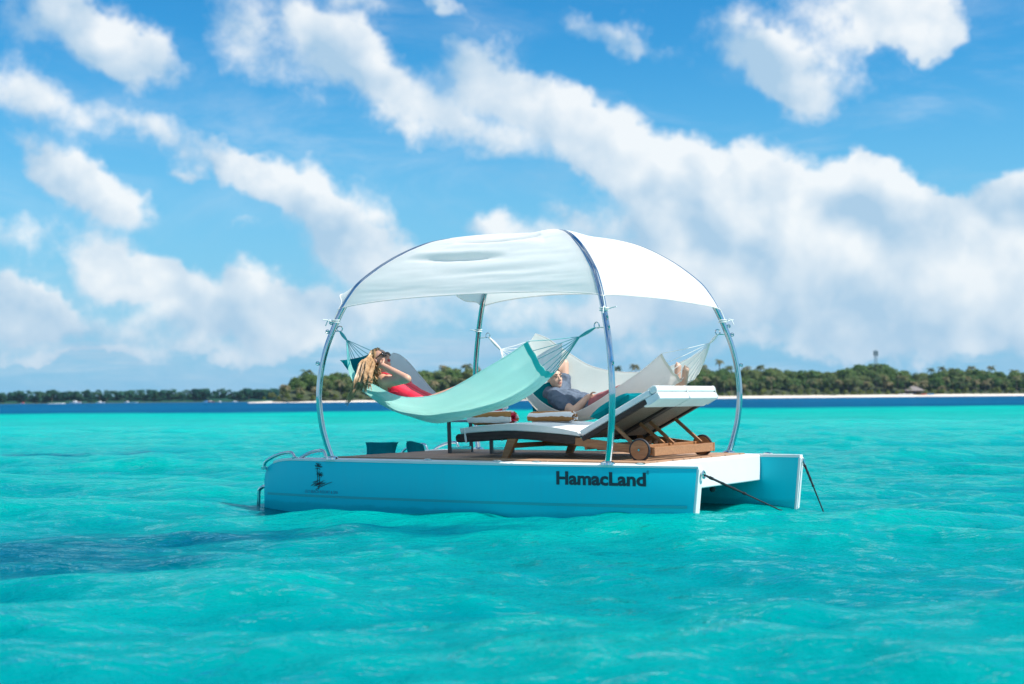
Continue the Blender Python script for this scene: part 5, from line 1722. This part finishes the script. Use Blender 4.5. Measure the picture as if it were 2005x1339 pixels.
limb(b, [G['rsh'], G['lsh']], [0.066, 0.066], 14)
limb(b, [G['rsh'], G['relb'], G['rwr']], [0.060, 0.048, 0.033])
limb(b, [G['lsh'], G['lelb'], G['lwr']], [0.060, 0.048, 0.033])
limb(b, [G['hip'] - vv * .10, G['rkn'], G['ran']], [0.098, 0.066, 0.042])
limb(b, [G['hip'] + vv * .10, G['lkn'], G['lan']], [0.098, 0.066, 0.042])
for a, tip in (('ran', Vector((1.1, 1.1, 0.866))), ('lan', Vector((0.897, 1.34, 0.905)))):
    heel = G[a] + Vector((0.045, 0, -0.015))
    d = (tip - heel)
    limb(b, [G[a], heel, heel + d * 0.5, heel + d * 0.78], [0.042, 0.036, 0.034, 0.036])
    for q in range(5):                                        # toes
        o = Vector((0.0, (q - 2) * 0.017, 0))
        b.capsule(heel + d * 0.74 + o, heel + d * (1.0 - 0.03 * q) + o, 0.012, 0.010, 8)
hand(b, G['rwr'], (0.75, 0.45, -0.05), (0.2, -0.3, 1.0), 0.95, 1.02, 1)
hand(b, G['lwr'], (-0.8, -0.5, -0.1), (0.0, 0.3, 1.0), 0.5, 1.02, 1)
remesh(b.build('body', M['skin_man'], man), 0.0065, 4, 0.5)
sh = MB()
for off in (-0.10, 0.10):
    limb(sh, [G['neck1'] + vv * off * 0.85 + Vector((0.03, 0, -0.015)), G['chest'] + vv * off, G['waist'] + vv * off * 0.9, G['hip'].lerp(G['waist'], .35) + vv * off * 0.95], [0.082, 0.122, 0.116, 0.118], 16)
limb(sh, [G['rsh'], G['rsh'].lerp(G['relb'], 0.55)], [0.084, 0.078], 16)
limb(sh, [G['lsh'], G['lsh'].lerp(G['lelb'], 0.30)], [0.084, 0.076], 16)
limb(sh, [G['rsh'], G['lsh']], [0.080, 0.080], 16)
o = remesh(sh.build('shirt', M['shirt'], man), 0.008, 4, 0.5)
tex = bpy.data.textures.new('cloth_folds', 'CLOUDS')
tex.noise_scale = 0.085
dm = o.modifiers.new('folds', 'DISPLACE')
dm.texture = tex
dm.strength = 0.034
dm.mid_level = 0.5
mb = MB()
cpt = G['neck1'] + Vector((0.005, 0, 0.02))
mb.tube([cpt + Vector((0.075 * math.cos(a), 0.085 * math.sin(a), 0.012 + 0.02 * math.cos(a))) for a in np.linspace(0, 6.28, 20)], 0.012, 8)
mb.build('collar', M['shirt'], man)
st = MB()
for off, kn in ((-0.10, 'rkn'), (0.10, 'lkn')):
    hp = G['hip'] + vv * off
    limb(st, [G['hip'].lerp(G['waist'], 0.25) + vv * off * .8, hp, hp.lerp(G[kn], 0.9)], [0.118, 0.118, 0.092], 16)
o = remesh(st.build('shorts', M['shorts'], man), 0.008, 4, 0.5)
dm = o.modifiers.new('folds', 'DISPLACE')
dm.texture = tex
dm.strength = 0.02
mb = MB()
mb.ellipsoid(at(-0.026, 0, 0.052), (0.096, 0.079, 0.080), hrot, 20, 12)
for i in range(130):
    th, ph = random.uniform(-2.6, 2.6), random.uniform(0.1, 1.2)
    n_ = Vector((-0.35 + math.cos(th) * math.sin(ph) * 0.8, math.sin(th) * math.sin(ph), math.cos(ph))).normalized()
    p0 = at(-0.026 + n_.x * 0.094, n_.y * 0.078, 0.052 + n_.z * 0.079)
    p1 = at(-0.03 + n_.x * 0.112 + 0.012, n_.y * 0.09, 0.052 + n_.z * 0.098)
    mb.tube([p0, p0.lerp(p1, .6), p1], [0.006, 0.005, 0.001], 5)
mb.build('hair', M['dark_hair'], man)
mb = MB()
for y in (-1, 1):
    mb.ellipsoid(at(0.083, y * 0.031, 0.010), (0.006, 0.015, 0.0055), hrot, 10, 6)
mb.build('eye', M['eye'], man)
mb = MB()
for y in (-1, 1):
    mb.tube([at(0.089, y * 0.014, 0.034), at(0.086, y * 0.034, 0.040), at(0.072, y * 0.052, 0.034)], [0.004, 0.0045, 0.002], 6)
mb.build('eyebrow', M['dark_hair'], man)
mb = MB()
mb.ellipsoid(at(0.083, 0, -0.056), (0.010, 0.024, 0.0055), hrot, 12, 6)
mb.ellipsoid(at(0.081, 0, -0.0655), (0.010, 0.021, 0.006), hrot, 12, 6)
mb.build('lips', M['pink_lips'], man)
